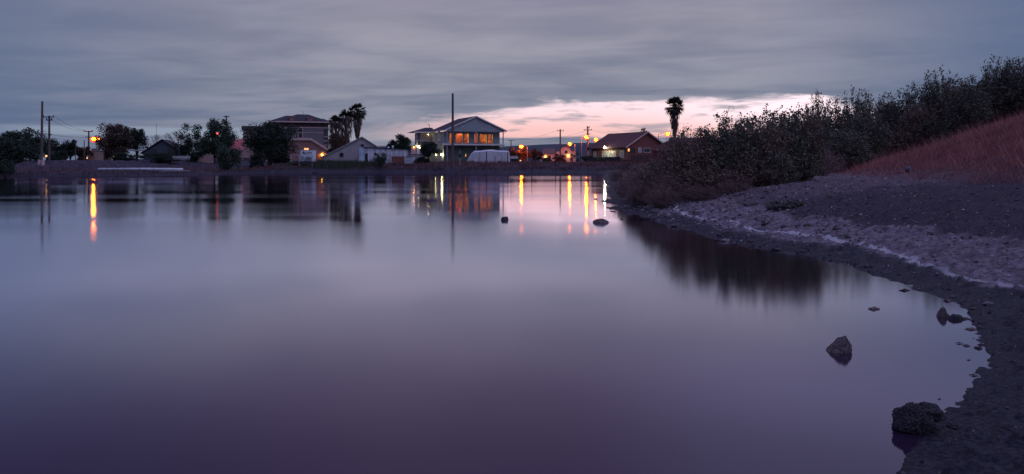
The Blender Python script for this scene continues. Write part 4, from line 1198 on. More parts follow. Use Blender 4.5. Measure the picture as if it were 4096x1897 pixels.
# rusty bin, fence, plank stack, pipe and planks, A-frame
D = 131.5; x0, g = bank(1566, D); h = zof(626, D) - g
t = thing('rusty_bin', 'rusty steel bin against the white shed wall', 'bin', (x0, D, g))
w = 48 / FPX * D
MB().box(0, w, 0, .05, .3, h).box(0, w, 1.1, 1.15, .3, h).box(0, .05, .05, 1.1, .3, h).box(w - .05, w, .05, 1.1, .3, h).box(.05, w - .05, .05, 1.1, .3, .36).build('tub', 'rust', t)
MB().box(-.05, w + .05, -.03, .0, h - .12, h).build('rim', 'rust', t)
for u in (.1, w - .2): MB().box(u, u + .1, .1, .2, -.1, .3).build('leg', 'rust', t)
for px in (1562, 1573, 1584): fence_post(px, 614, 133, .035, {1562: 'left', 1573: 'middle', 1584: 'right'}[px] + ' of three thin dark stakes behind the rusty bin', 0, 'black', 'stake')
D = 136; x0, g = bank(1632, D); h = zof(611, D) - g
t = thing('board_fence', 'grey weathered board fence behind the lone white tank', 'fence', (x0, D, g - .1))
wf_ = (1700 - 1632) / FPX * D
for i in range(13): MB().box(i * wf_ / 13, (i + 1) * wf_ / 13 - .02, 0, .03, 0, h - .18 + .04 * ((i * 7) % 3)).build('board', 'weathered', t)
MB().box(0, wf_, -.06, -.002, h - .3, h - .2).build('rail', 'dark_wood', t)
x0, g = bank(1646, 146)
t = thing('lit_kiosk', 'small pink shack with a yellow-lit panel left of the grey house', 'shed', (x0, 146, g), radians(10))
MB().box(0, .8, 0, 1.5, -.2, zof(586, 146) - g).build('wall', 'trim_pink', t); MB().box(.95, 2.0, .2, 1.5, -.2, zof(586, 146) - g - .1).build('panel', 'trim', t)
wall_lamp(t, .45, 0, zof(589, 146) - g, 'warm_lamp', .05)
wall_lamp(t, 1.5, .2, zof(585, 146) - g - .3, 'pale_lamp', .04)

D = 132; x0, g = bank(686, D)
t = thing('plank_bench', 'long low bench of grey planks in front of the bare bush', 'bench', (x0, D, g - .1), radians(3))
w = 70 / FPX * D
for i in range(2): MB().box(0, w, .45, .52, zof(632.5 - i * 4.5, D) - g + .1, zof(629 - i * 4.5, D) - g + .1).build('back_plank', 'weathered', t)
for i in range(2): MB().box(.1, w, .22 * i - .1, .22 * i + .1, zof(637, D) - g + .1, zof(635.5, D) - g + .1).build('seat_plank', 'trim', t)
for u in (.15, w - .25): MB().box(u, u + .1, -.05, .44, 0, zof(637, D) - g + .1).build('leg', 'dark_wood', t)
D = 103; x0, g = bank(393, D); w = (731 - 393) / FPX * D
zc = max(g, hz(x0 + w, D)) + .16
tag(MB().tube([(0, 0, 0), (w * .5, .1, .03), (w, 0, -.01)], .155, 12).build('white_pipe', 'pipe', None, True, (x0, D, zof(677.5, D))), 'long pale pipe lying on the mud along the left shore', 'pipe')
D = 99; x0, g = bank(645, D)
tag(MB().box(0, 3.35, 0, .3, 0, .07).build('floating_plank', 'weathered', None, False, (x0, D, zof(685, D))), 'long thin plank on the mud below the right end of the pale pipe', 'plank')
D = 126; x, g = bank(952, D)
t = thing('swing_frame', 'thin leaning metal A-frame beside the tan building', 'frame', (x, D, g - .2))
za = zof(581, D) - g + .2
MB().tube([(.14, 0, za), (.78, 0, 0)], .04, 5).build('leg', 'steel', t); MB().tube([(.14, 0, za), (-.6, .4, .0)], .03, 5).build('leg', 'steel', t)
MB().tube([(.0, .02, za - .55), (.28, 0, za - .55)], .025, 4).build('crossbar', 'steel', t)
D = 140; x0, g = bank(758, D)
t = tag(MB().box(0, 4.1, 0, .25, -.3, zof(619, D) - g).build('low_wall', 'tan', None, False, (x0, D, g)), 'low pinkish wall behind the trunk of the big round tree', 'wall')
D = 134; x0, g = bank(1098, D)
tag(MB().box(0, 3.2, 0, .2, -.2, .75).build('low_wall', 'weathered', None, False, (x0, D, g)), 'low grey wall between the round dark tree and the platform', 'wall')
x0, g = bank(2040, 160)
t = thing('parked_trailer', 'pale flat trailer parked under the red-lit trees', 'trailer', (x0, 160, g))
MB().box(0, 1.6, 0, 2, .7, 1.25).build('body', 'tarp', t); MB().box(0, 1.6, .05, 1.9, .1, .7).build('chassis', 'black', t)
for u in (.35, 1.25): MB().tube([(u, -.03, .33), (u, .2, .33)], .33, 10).build('wheel', 'black', t)


# ================================================================== trees
def leaf_quads(P, size, flat=0.5, rng=RNG):
    """leaf-shaped rhombs at points P"""
    n = len(P)
    a = rng.normal(size=(n, 3)); a[:, 2] *= flat; a /= np.linalg.norm(a, axis=1)[:, None]
    b = rng.normal(size=(n, 3)); b -= (a * b).sum(1)[:, None] * a; b /= np.linalg.norm(b, axis=1)[:, None]
    L = (size * rng.uniform(.6, 1.35, n))[:, None]; Wd_ = L * rng.uniform(.28, .5, n)[:, None]
    return np.stack([P - a * L * .5, P + b * Wd_, P + a * L * .5, P - b * Wd_], 1)


def tree(name, label, px, top, base, wpx, D, n=4200, leaf=.34, m='leaf_dark', seed=1, crown=.25, trunk=.22, group=None, clumps=34, cat='tree', up=0.0, squash=1.0, limbs=7, g=None):
    rng = np.random.default_rng(seed); n = int(n * 1.6); leaf = leaf * .74
    x = (px - 2048) / FPX * D; g = hz(x, D) if g is None else g
    h = zof(top, D) - g; w = wpx / FPX * D / 2
    t = thing(name, label, cat, (x, D, g - .15), 0, group)
    z0 = h * crown; cz = (z0 + h) / 2; rz = (h - z0) / 2
    C = []
    while len(C) < clumps:
        p = rng.uniform(-1, 1, 3)
        if .25 < np.linalg.norm(p) < 1: C.append(p * rng.uniform(.78, 1.22))
    C = np.array(C); rs = rng.uniform(.17, .40, clumps)
    tap = 1 - up * np.clip(C[:, 2:3], 0, 1)
    C[:, :2] *= (1 - rs[:, None] * .6) * tap; C[:, 2] *= (1 - rs * .6)
    ctr = C * np.array([w, w * .85, rz]) + np.array([0, 0, cz])
    k = rng.integers(0, clumps, n)
    d = rng.normal(size=(n, 3)); d /= np.linalg.norm(d, axis=1)[:, None]
    P = ctr[k] + d * (rs[k] * rng.uniform(.35, 1.12, n))[:, None] * np.array([w, w, min(rz, w) * squash])
    P = P[P[:, 2] > .2]
    b = MB()
    b.tube([(0, 0, 0), (rng.uniform(-.1, .1) * w, 0, z0 * .6 + .3), (rng.uniform(-.15, .15) * w, 0, cz)], [trunk, trunk * .8, trunk * .35], 7)
    b.build('trunk', 'bark', t)
    lb = MB()
    for i in range(limbs):
        e = ctr[(i * 5) % clumps]; s = Vector((0, 0, z0 * rng.uniform(.5, 1.1) + .2))
        mid = s.lerp(Vector(e), .5) + Vector((0, 0, h * .05))
        lb.tube([s, mid, Vector(e)], [trunk * .45, trunk * .28, trunk * .1], 5)
        for j in range(3):
            e2 = Vector(e) + Vector(rng.normal(size=3)) * w * .28
            lb.tube([mid.lerp(Vector(e), .5), e2], [trunk * .14, trunk * .05], 4)
    lb.build('limb', 'bark', t)
    np_mesh('crown', leaf_quads(P, leaf, .8, rng), 4, m, t)
    return t


def bare_tree(label, px, top, wpx, D, seed, trunk=.14, depth=5, group=None):
    rng = random.Random(seed); x = (px - 2048) / FPX * D; g = hz(x, D); h = zof(top, D) - g; w = wpx / FPX * D
    t = thing('bare_tree', label, 'tree', (x, D, g - .1), 0, group)
    b = MB()
    def grow(p, d, L, r, k):
        e = p + d * L; mid = p.lerp(e, .5) + Vector((rng.uniform(-1, 1), rng.uniform(-1, 1), 0)) * L * .07
        b.tube([p, mid, e], [r, r * .85, r * .65], 5 if k > 2 else 3, False)
        if k == 0: return
        for i in range(rng.choice((2, 3, 3))):
            a = rng.uniform(0, 2 * pi); s = rng.uniform(.35, .75) * (w / h + .5)
            nd = (d + Vector((cos(a) * s, sin(a) * s, rng.uniform(-.05, .35)))).normalized()
            grow(e, nd, L * rng.uniform(.62, .8), r * .58, k - 1)
    grow(Vector((0, 0, 0)), Vector((0, 0, 1)), h * .30, trunk, depth)
    b.build('branches', 'bark', t)
    return t


tree('leafy_shrub', 'dark spreading palm-like shrub at the left edge of the pond', 18, 545, 690, 150, 97, 5200, .34, 'leaf_dark', 3, .05, .2, clumps=30)
tree('leafy_shrub', 'dark rounded shrub hanging over the water at the left edge', 25, 640, 700, 110, 88, 2600, .24, 'leaf_dark', 4, .0, .1, clumps=20, g=.0)
tree('leafy_tree', 'loose leafy dark tree behind the tall left pole', 122, 505, 630, 190, 132, 5800, .34, 'leaf_mid', 5, .02, .2, clumps=34)
tree('leafy_tree', 'dark young tree with upright tips at the far left', 26, 515, 630, 100, 120, 3000, .30, 'leaf_dark', 6, .0, .15, up=.6)
for px, tp, w_, D_, n_, lb in ((100, 585, 130, 124, 2400, 'dark bush at the foot of the tall left pole'), (500, 606, 120, 148, 2200, 'dark bush in the shade of the dense lamp-side tree'),
                               (775, 596, 90, 140, 2000, 'dark bush left of the big round tree trunk'), (1030, 600, 70, 128, 1500, 'dark bush at the left foot of the round dark tree'),
                               (1130, 610, 80, 134.5, 1500, 'dark bush at the right foot of the round dark tree'), (225, 596, 100, 138, 2200, 'low dark bush in front of the dark hedge trees')):
    tree('leafy_shrub', lb, px, tp, 650, w_, D_, n_, .28, 'leaf_dark', px, .0, .1, clumps=18)
for i, (px, tp, w_, lb) in enumerate(((232, 556, 90, 'low dark hedge tree just right of the left crossarm pole'), (282, 556, 80, 'middle dark hedge tree between the left poles'),
                                      (330, 580, 66, 'dark hedge tree lit reddish beside the small garage'))):
    tree('hedge_tree', lb, px, tp, 640, w_, 146 + i * 2, 3200, .32, 'leaf_dark' if i < 2 else 'leaf_red', 20 + i, .0, .15, 'dark hedge trees on the left', 24)
tree('broad_tree', 'tall dense dark tree beside the left street lamps', 456, 477, 640, 150, 153, 9000, .34, 'leaf_brown', 8, .0, .35, clumps=46)
tree('broad_tree', 'thinner dark tree right of the dense lamp-side tree', 548, 500, 640, 104, 155, 4200, .32, 'leaf_dark', 9, .12, .25, clumps=26)
bare_tree('small leafless tree behind the dark bungalow', 610, 522, 40, 165, 3)
bare_tree('wide leafless tree left of the big round tree', 716, 505, 70, 146, 12, .16, 6)
tree('broad_tree', 'open thin-leaved tree between bungalow and big round tree', 752, 492, 640, 130, 150, 4200, .28, 'leaf_dark', 10, .02, .2, clumps=30)
tree('broad_tree', 'big round dense tree with a red lamp showing through it', 858, 477, 645, 166, 142, 9000, .34, 'leaf_mid', 12, .08, .3, clumps=48)
tree('leafy_shrub', 'dense dark bush before the dark bungalow', 650, 604, 645, 170, 134, 4200, .26, 'leaf_dark', 13, .0, .1, clumps=20)
tree('leafy_shrub', 'wide green bush below the big round tree', 912, 574, 655, 126, 122, 4600, .26, 'leaf_mid', 14, .0, .15, clumps=28)
tree('broad_tree', 'round dark tree standing before the tall old house', 1086, 472, 650, 216, 133, 9500, .34, 'leaf_dark', 15, .10, .38, clumps=54)
tree('climber_tree', 'tree wrapped with dead foliage between tall old house and palms', 1350, 520, 640, 105, 146, 4600, .30, 'leaf_red', 16, .05, .25, clumps=34)
tree('conifer', 'dark pointed evergreen left of the grey house', 1608, 518, 640, 88, 158, 4600, .30, 'leaf_dark', 17, .1, .2, up=.55, clumps=36)
tree('conifer', 'shorter dark evergreen at the left of the pointed one', 1570, 545, 640, 56, 157, 1800, .28, 'leaf_dark', 18, .1, .15, up=.6, clumps=20)
tree('leafy_shrub', 'loose dark bush growing against the white shed', 1522, 605, 655, 66, 127, 1500, .20, 'leaf_mid', 19, .05, .06, clumps=26)
tree('broad_tree', 'small dark tree in front of the grey house side wall', 1716, 556, 660, 96, 133, 3800, .24, 'leaf_dark', 24, .30, .09, clumps=28)
tree('leafy_shrub', 'low dark bush under the small tree by the grey house', 1690, 615, 660, 60, 131, 1600, .22, 'leaf_dark', 25, .0, .06, clumps=16)
for i, (px, tp, w_, D_, m_, lb) in enumerate(((2056, 584, 60, 215, 'leaf_red', 'red-lit tree left of the street lamp near the grey house'), (2096, 588, 60, 219, 'leaf_red', 'red-lit tree directly behind the street lamp near the grey house'),
                                              (2138, 588, 46, 222, 'leaf_brown', 'dim reddish tree right of the street lamp near the grey house'), (2157, 600, 30, 226, 'leaf_dark', 'small dark tree left of the tiled wing'))):
    tree('lamplit_tree', lb, px, tp, 645, w_, D_, 2600, .36, m_, 30 + i, .1, .2, 'small trees round the street lamp', 22)
tree('leafy_shrub', 'rounded dark hedge bush before the mission building', 2240, 616, 645, 70, 205, 2400, .3, 'leaf_red', 35, .0, .1, clumps=20)
tree('leafy_shrub', 'small dark bush before the tiled wing', 2190, 626, 645, 56, 200, 1400, .3, 'leaf_dark', 36, .0, .1, clumps=14)
tree('leafy_shrub', 'yellowish green bush left of the brown bungalow', 2362, 613, 645, 76, 160, 2600, .26, 'leaf_mid', 37, .0, .1, clumps=22)
tree('leafy_shrub', 'dark bush under the brown bungalow floodlight', 2410, 626, 645, 60, 152, 1600, .24, 'leaf_mid', 38, .0, .1, clumps=16)
tree('leafy_shrub', 'slim dark shrub at the right end of the mission building', 2309, 605, 645, 16, 235, 900, .3, 'leaf_dark', 39, .0, .1, clumps=12)


def palm(label, px, top, D, cw, trunk_r, skirt=None, seed=1, fronds=46, wind=0.0, cat='palm', name='fan_palm'):
    """cw: crown width in photograph pixels; skirt: (row where it starts, row where it ends, width)"""
    rng = np.random.default_rng(seed)
    x = (px - 2048) / FPX * D; g = hz(x, D); R = cw / FPX * D / 2
    hc = zof(top, D) - g - R * .9
    t = thing(name, label, cat, (x, D, g - .2))
    MB().tube([(0, 0, 0), (.0, 0, hc * .3), (.05, 0, hc * .7), (0, 0, hc + .2)], [trunk_r * 1.2, trunk_r, trunk_r * .9, trunk_r * .8], 8).build('trunk', 'palm_bark', t)
    T = []
    def fan(c, d, Lp, Rf, nb, droop, out):
        d = d / np.linalg.norm(d); side = np.cross(d, [0, 0, 1.0]); side /= max(np.linalg.norm(side), 1e-6)
        tip = c + d * Lp
        out.append([c - side * .03, c + side * .03, tip + side * .03, tip - side * .03])
        up = np.cross(side, d)
        for k in range(nb):
            a = (k / (nb - 1) - .5) * 2.5
            bd = d * cos(a) + side * sin(a) + up * .15 * cos(a * 2); bl = Rf * (.75 + .25 * cos(a)) * rng.uniform(.85, 1.1)
            e = tip + bd * bl + np.array([wind * .5, 0, -droop * bl]); mid = tip + bd * bl * .5
            pw = np.cross(bd, up); pw /= max(np.linalg.norm(pw), 1e-6); wv = Rf * .10
            out.append([tip, mid + pw * wv, e, mid - pw * wv])
    for i in range(fronds):
        a = rng.uniform(0, 2 * pi); el = math.asin(rng.uniform(-.72, 1))
        d = np.array([cos(a) * cos(el) + wind, sin(a) * cos(el), sin(el)])
        fan(np.array([0, 0, hc]), d, R * rng.uniform(.4, .58), R * .5, 9, .12 + .35 * max(0, .6 - el), T)
    np_mesh('crown', np.array(T), 4, 'palm_leaf', t)
    if skirt:
        zt = zof(skirt[0], D) - g + .2; zb = zof(skirt[1], D) - g + .2; sw = skirt[2] / FPX * D / 2; Q = []
        for i in range(620):
            f = rng.uniform(0, 1) ** .8; a = rng.uniform(0, 2 * pi); z = zt + (zb - zt) * f
            r = (trunk_r + (sw - trunk_r) * (1 - f ** 1.6)) * rng.uniform(.55, 1.02)
            p = np.array([cos(a) * r, sin(a) * r, z]); L = rng.uniform(.5, 1.1) * (zt - zb) * .2
            e = p + np.array([cos(a) * rng.uniform(-.15, .12) * sw, sin(a) * .05, -L]); s = np.array([-sin(a), cos(a), 0]) * rng.uniform(.05, .13)
            Q.append([p - s * .4, (p + e) / 2 - s, e, (p + e) / 2 + s])
        np_mesh('dead_frond_skirt', np.array(Q), 4, 'palm_dead', t)
    return t


palm('tall single palm with a thick skirt of dead fronds right of the brown bungalow', 2698, 380, 172, 92, .33, (418, 532, 50), 1, 70)
palm('tallest palm of the pair standing behind the saltbox shed', 1430, 405, 158, 84, .27, (445, 545, 46), 2, 66)
palm('shorter ragged palm at the left of the palm pair', 1384, 432, 156, 76, .28, (455, 620, 62), 3, 60)
palm('lowest palm half buried in dead foliage beside the tall old house', 1342, 456, 154, 68, .27, (475, 630, 66), 4, 54)
palm('small palm crown peeping over the brown bungalow roof', 2575, 506, 215, 34, .25, None, 5, 34)
palm('small windblown palm under the street lamp beside the tall palm', 2692, 543, 176, 56, .14, None, 6, 30, -.55)
palm('tiny palm before the right side of the mission building', 2290, 612, 228, 34, .16, None, 7, 22)


# ================================================================== scrub on the right bank
def make_shrub(kind, seed, H, R, shoots, leaves, leaf, m, upright, bare=.18, stem='twig', thick=1.0):
    """one shrub of arching or upright shoots clothed in small leaves; returns its two meshes' objects under an Empty"""
    rng = np.random.default_rng(seed)
    t = thing(kind, None, 'shrub')
    st = MB(); LP = []
    for i in range(shoots):
        a = rng.uniform(0, 2 * pi); r0 = R * .30 * sqrt(rng.uniform(0, 1)); ln = rng.uniform(0, 1)
        out = R * (ln ** .7) * (1 - .45 * upright); hh = H * (rng.uniform(.72, 1.02) * (1 - (.75 - .25 * upright) * ln ** 2.0))
        s = np.array([cos(a) * r0, sin(a) * r0, -.1]); pts = []
        bend = rng.uniform(.4, 1.0) * (1 - upright); da = rng.uniform(-.5, .5)
        for k in range(6):
            f = k / 5
            rr = r0 + (out - r0 * .3) * f ** (1.3 - .3 * upright)
            z = hh * (f * (1 + bend * .5) - bend * .5 * f ** 3)
            pts.append(np.array([cos(a + da * f) * rr, sin(a + da * f) * rr, z]) + rng.normal(size=3) * .035 * R * f)
        pts = np.array(pts)
        st.tube(pts, [q_ * thick for q_ in (.022, .017, .013, .010, .007, .004)], 3, False)
        nc = 9; n = leaves // nc * nc
        f = bare + (1 - bare) * rng.uniform(0, 1, nc) ** .75
        seg = np.minimum((f * 5).astype(int), 4); fr = f * 5 - seg
        P = pts[seg] * (1 - fr)[:, None] + pts[np.minimum(seg + 1, 5)] * fr[:, None]
        sp = R * (.19 - .13 * f * (0.4 + .6 * upright))
        P = P + rng.normal(size=(nc, 3)) * sp[:, None] * np.array([.6, .6, .5])
        P = np.repeat(P, n // nc, 0)
        LP.append(P + rng.normal(size=(n, 3)) * R * np.array([.045, .045, .055]))
        for q in range(4):
            k = rng.integers(2, 5); e = pts[k] + rng.normal(size=3) * R * .16
            st.tube([pts[k], e], [.006, .003], 3, False)
    st.build('stems', stem, t)
    P = np.concatenate(LP); P = P[P[:, 2] > .03]
    np_mesh('foliage', leaf_quads(P, leaf, 1.0, rng), 4, m, t)
    return t


PROTO = [make_shrub('coyote_shrub', 101, 3.0, 1.6, 120, 110, .085, 'shrub_green', .25),
         make_shrub('coyote_shrub', 102, 3.0, 1.5, 110, 110, .080, 'shrub_green', .85),
         make_shrub('coyote_shrub', 103, 3.0, 1.7, 120, 100, .085, 'shrub_olive', .3),
         make_shrub('dry_shrub', 104, 2.0, 1.5, 190, 48, .060, 'shrub_dry', .15, .3, 'pale_twig'),
         make_shrub('coyote_shrub', 105, 3.0, 1.5, 110, 105, .080, 'shrub_olive', .8),
         make_shrub('dead_brush', 106, 1.2, 1.3, 260, 14, .05, 'shrub_dry', .1, .35, 'twig', .85)]
PH = [3.0, 3.0, 3.0, 2.0, 3.0, 1.2]
used = set()
GS = 'shrubs massed along the right bank'


def place_shrub(p, px, D, top, wpx, label, rz=None, g=None):
    x = (px - 2048) / FPX * D; g = hz(x, D) if g is None else g
    h = zof(top, D) - g; sx = (wpx / FPX * D) / (2 * 1.55)
    o = PROTO[p] if p not in used else copy_tree(PROTO[p])
    used.add(p)
    o.location = (x, D, g - .05); o.scale = (sx, sx, h / PH[p]); o.rotation_euler = (0, 0, random.uniform(0, 6.28) if rz is None else rz)
    tag(o, label, 'shrub', GS)


for a in ((3, 2565, 30.0, 668, 190, 'low spreading brown bush over the waterline just left of the mud spit'),
          (3, 2500, 34.0, 704, 120, 'lowest brown bush dipping into the water at the end of the bank'),
          (2, 2635, 28.0, 640, 190, 'olive brown bush sloping down toward the mud spit'),
          (3, 2530, 37.0, 690, 130, 'low twiggy brown brush at the left tip of the bank, beside the floodlight reflection'),
          (3, 2600, 28.6, 650, 190, 'reddish dry bush sloping down to the water below the brown bungalow'),
          (2, 2680, 26.7, 590, 230, 'olive bush below the foot of the tall palm'),
          (2, 2765, 26.7, 502, 250, 'leafy bush with drooping shoots right of the tall palm, before the hidden roof'),
          (0, 2855, 26.7, 500, 240, 'dark green bush right of the drooping-shoot bush'),
          (0, 2950, 26.7, 452, 250, 'tall green bush with one long thin curling shoot above it'),
          (2, 3040, 26.9, 462, 250, 'olive bush under the dark cloud streak in the pink gap'),
          (0, 3125, 27.5, 424, 260, 'domed green bush forming the first high point of the scrub'),
          (4, 3215, 28.0, 420, 230, 'spiky olive bush below the bright end of the pink gap'),
          (1, 3262, 34.5, 374, 150, 'upright spiky bush cutting the white end of the pink gap'),
          (1, 3345, 38.5, 398, 230, 'spiky bush just right of the white end of the pink gap'),
          (1, 3425, 42.5, 362, 190, 'upright spiky bush before the last glow in the clouds'),
          (4, 3500, 46.1, 382, 230, 'lower olive spiky bush where the pink glow fades'),
          (1, 3580, 45.4, 372, 230, 'upright bush above the left end of the red grass'),
          (1, 3665, 44.7, 342, 230, 'spiky bush left of the tallest mid-slope spire'),
          (1, 3748, 44.0, 284, 200, 'tallest mid-slope bush with a single narrow spire'),
          (4, 3815, 43.4, 306, 220, 'olive spiky bush right of the tallest mid-slope spire'),
          (1, 3900, 42.7, 312, 230, 'dip of dark spiky scrub between two spires'),
          (1, 3990, 41.9, 234, 210, 'tall dark spire bush near the right edge'),
          (1, 4075, 41.2, 236, 240, 'dark bush rising into the upper right edge'),
          (0, 4180, 40.3, 240, 260, 'dark bush cut by the right edge'),
          (3, 2690, 25.9, 690, 220, 'dry brown brush overhanging the pale mud at the left'),
          (2, 2800, 25.9, 650, 230, 'front olive bush with bare arching stems over the mud'),
          (3, 2905, 25.9, 672, 240, 'front dry bush with tangled pale stems'),
          (2, 2990, 26.3, 600, 240, 'front olive bush with light flowering tips'),
          (0, 3085, 26.4, 590, 230, 'front green bush above the shadowed mud terrace'),
          (0, 3180, 27.8, 560, 240, 'front green bush at the bend of the terrace'),
          (3, 3270, 31.5, 590, 230, 'front dry bush with pale twigs at the back of the terrace'),
          (0, 3370, 36.5, 510, 240, 'front green bush at the back of the terrace'),
          (1, 3470, 41.0, 435, 230, 'front olive bush at the left end of the red grass'),
          (2, 3570, 43.5, 500, 240, 'front bush along the upper edge of the red grass'),
          (4, 3670, 42.6, 410, 240, 'front bush midway along the upper edge of the red grass'),
          (0, 3770, 41.8, 465, 240, 'front bush above the brightest part of the red grass'),
          (1, 3870, 40.9, 315, 250, 'front bush high on the red grass slope'),
          (2, 3980, 42.0, 370, 260, 'front bush at the top of the red grass near the edge'),
          (0, 4090, 41.1, 320, 270, 'front bush at the top of the red grass cut by the edge'),
          (5, 2505, 41.0, 715, 100, 'sparse grey brush standing in the shallow water at the bank tip'),
          (5, 2560, 26.2, 725, 170, 'sparse grey brush along the waterline left of the mud spit'),
          (5, 2650, 24.9, 745, 210, 'tangle of bare stems lying on the pale mud spit'),
          (5, 2800, 24.9, 735, 230, 'tangle of bare arching stems in front of the olive bush'),
          (5, 2930, 25.1, 720, 230, 'tangle of bare stems in front of the tangled dry bush'),
          (5, 3070, 26.3, 690, 220, 'bare stems at the foot of the bend bush'),
          (3, 2470, 62.0, 676, 80, 'distant low brown brush on the bank behind the bank tip'),
          (3, 2560, 66.0, 652, 120, 'distant low brush before the brown bungalow porch'),
          (3, 2640, 60.0, 640, 130, 'distant brush below the right end of the brown bungalow')):
    place_shrub(*a)
x, y = (2907 - 2048) / FPX * 28, 28
t = thing('tall_shoot', 'single long thin curling shoot rising above the scrub', 'shoot', (x, y, hz(x, y)))
h = zof(424, 28) - hz(x, y); sb = MB().tube([(-.25, 0, h * .5), (-.08, 0, h * .75), (.03, 0, h * .93), (.1, 0, h), (.22, 0, h - .02), (.27, 0, h - .15)], [.018, .015, .012, .008, .006, .004], 4)
sb.tube([(-.08, 0, h * .75), (-.28, 0, h * .88), (-.40, 0, h * .84)], [.010, .007, .004], 4); sb.build('stem', 'twig', t)
P = np.array([(-.34 + random.gauss(0, .07), random.gauss(0, .06), h * .87 + random.gauss(0, .06)) for i in range(40)] + [(-.2 + random.gauss(0, .14), random.gauss(0, .1), h * .62 + random.gauss(0, .16)) for i in range(120)])
np_mesh('foliage', leaf_quads(P, .08), 4, 'shrub_olive', t)


# ================================================================== grass
def blades(name, pts, hgt, wid, m, lean=.35, rng=RNG, tall=0.0):
    n = len(pts); a = rng.uniform(0, 2 * pi, n); h = hgt * rng.uniform(.45, 1.25, n) * np.where(rng.uniform(0, 1, n) < tall, 2.3, 1.0)
    s = np.stack([np.cos(a), np.sin(a) * .4, np.zeros(n)], 1) * (wid * rng.uniform(.6, 1.4, n))[:, None]
    b = rng.uniform(0, 2 * pi, n); l = (lean * h * rng.uniform(.1, 1, n))
    tip = pts + np.stack([np.cos(b) * l, np.sin(b) * l, h], 1)
    o = np_mesh(name, np.stack([pts - s, pts + s, tip], 1), 3, m)
    return tag(o, kind='stuff')


def scatter(n, xr, yr, fn, rng=RNG):
    x = rng.uniform(*xr, n); y = rng.uniform(*yr, n); k = fn(x, y) > rng.uniform(0, 1, n)
    x, y = x[k], y[k]; return np.stack([x, y, height(x, y) - .03], 1)


nz = lambda x, y, s: fbm(x * s, y * s, 3)
xb = lambda x, y: x - np.interp(y, [5, 12, 19, 30, 42, 60], [10.5, 10.5, 11.3, 12.8, 16.2, 22])
G = scatter(420000, (9.6, 32), (11, 50), lambda x, y: sstep(-.8, 4.2, xb(x, y) + (nz(x, y, .8) - .5) * 5.0) * sstep(.22, .5, nz(x + 7, y, 1.6) + .12) * (x / y < .72) * sstep(9, 14, y))
blades('dry_grass', G, .25, .0060, 'dry_grass', 1.1, tall=.09)
G = scatter(24000, (6.5, 12), (14, 34), lambda x, y: sstep(.60, .72, nz(x, y, 1.7)) * sstep(2.3, 3.2, shore_d(x, y)) * .8)
blades('dead_grass', G, .10, .006, 'palm_dead', .9)
G = scatter(90000, (-75, 26), (88, 145), lambda x, y: sstep(4.5, 8, shore_d(x, y) + (nz(x, y, .5) - .5) * 5) * sstep(24, 12, shore_d(x, y)) * sstep(.3, .55, nz(x + 3, y, .35) + .1) * (1 - .6 * sstep(-36, -46, x)))
blades('bank_grass', G, .46, .034, 'bank_grass', .6)
G = scatter(110000, (-70, 26), (88, 140), lambda x, y: sstep(1.2, 3.0, shore_d(x, y)) * sstep(9, 6, shore_d(x, y)) * sstep(.38, .56, nz(x, y, .45)) * (1 - .75 * sstep(-30, -42, x)))
blades('bank_weeds', G, .34, .045, 'leaf_brown', .7)
G = scatter(9000, (-36, -21), (128, 137), lambda x, y: sstep(137, 133, y) * sstep(.35, .5, nz(x, y, .5)))
blades('shed_weeds', G, .75, .05, 'weed', .3)


# ================================================================== rocks and clods
def rock_mesh(name, sub, fn, amp, freq, seed, m, spike=0.0):
    bm = bmesh.new(); bmesh.ops.create_icosphere(bm, subdivisions=sub, radius=1)
    off = Vector((seed * 3.1, seed * 1.7, seed))
    for v in bm.verts:
        d = v.co.normalized(); p = Vector(fn(d))
        n = mnoise.fractal(p * freq + off, 1.0, 2.0, 5) * amp
        if spike: n += (mnoise.fractal(p * 13 + off, 1.0, 2.0, 3)) * .075
        if spike: n += max(0, mnoise.cell(p * freq * 9 + off) - .35) * spike
        v.co = p * (1 + n)
    me = bpy.data.meshes.new(name); bm.to_mesh(me); bm.free()
    if not spike: me.polygons.foreach_set('use_smooth', [True] * len(me.polygons))
    me.materials.append(M[m]); return me


def put(name, me, label, cat, loc, scale, rz=0, group=None):
    o = bpy.data.objects.new(name, me); COL.objects.link(o); o.location = loc; o.scale = scale; o.rotation_euler = (0, 0, rz)
    return tag(o, label, cat, group)


def at_water(px, py): D = CAMH * FPX / (py - HORIZ); return (px - 2048) / FPX * D, D


def shark(d):           # upright pointed boulder with its peak towards the right
    z = d.z; k = (1 - max(z, 0)) ** .62 if z > 0 else 1
    return (d.x * (.35 + .65 * k) * 1.0 + max(z, 0) * .48, d.y * (.45 + .55 * k), z * 1.08)


x, y = at_water(3364, 1408)
s = 111 / FPX * y / 2
put('boulder', rock_mesh('boulder', 5, shark, .10, 2.2, 4, 'rock', .045), 'pointed dark boulder standing alone in the shallow water', 'rock', (x - .012, y + .03, -.012), (s * .92, s * .85, s * 1.12))
lob = lambda d: (d.x, d.y, d.z * (.9 if d.z > 0 else .5))
x, y = at_water(3655, 1745)
s = 150 / FPX * y / 2
t = thing('mud_boulder', 'large crusty clod at the waterline in the bottom right corner', 'rock', (x + .055, y + .09, -.02))
r1 = rock_mesh('lump', 6, lob, .24, 1.6, 9, 'rock_dark', .10)
o = link('main_lump', r1, None, t); o.location = (-.005, .02, .05); o.scale = (s * 1.0, s * .95, s * 1.15)
o = link('overhang', rock_mesh('lump', 5, lob, .25, 1.8, 13, 'rock_dark', .10), None, t); o.location = (.088, .035, .098); o.scale = (s * .82, s * .7, s * .66)
o = link('toe', rock_mesh('lump', 4, lob, .35, 2.2, 15, 'rock_dark', .08), None, t); o.location = (.235, .02, .03); o.scale = (s * .40, s * .4, s * .25)
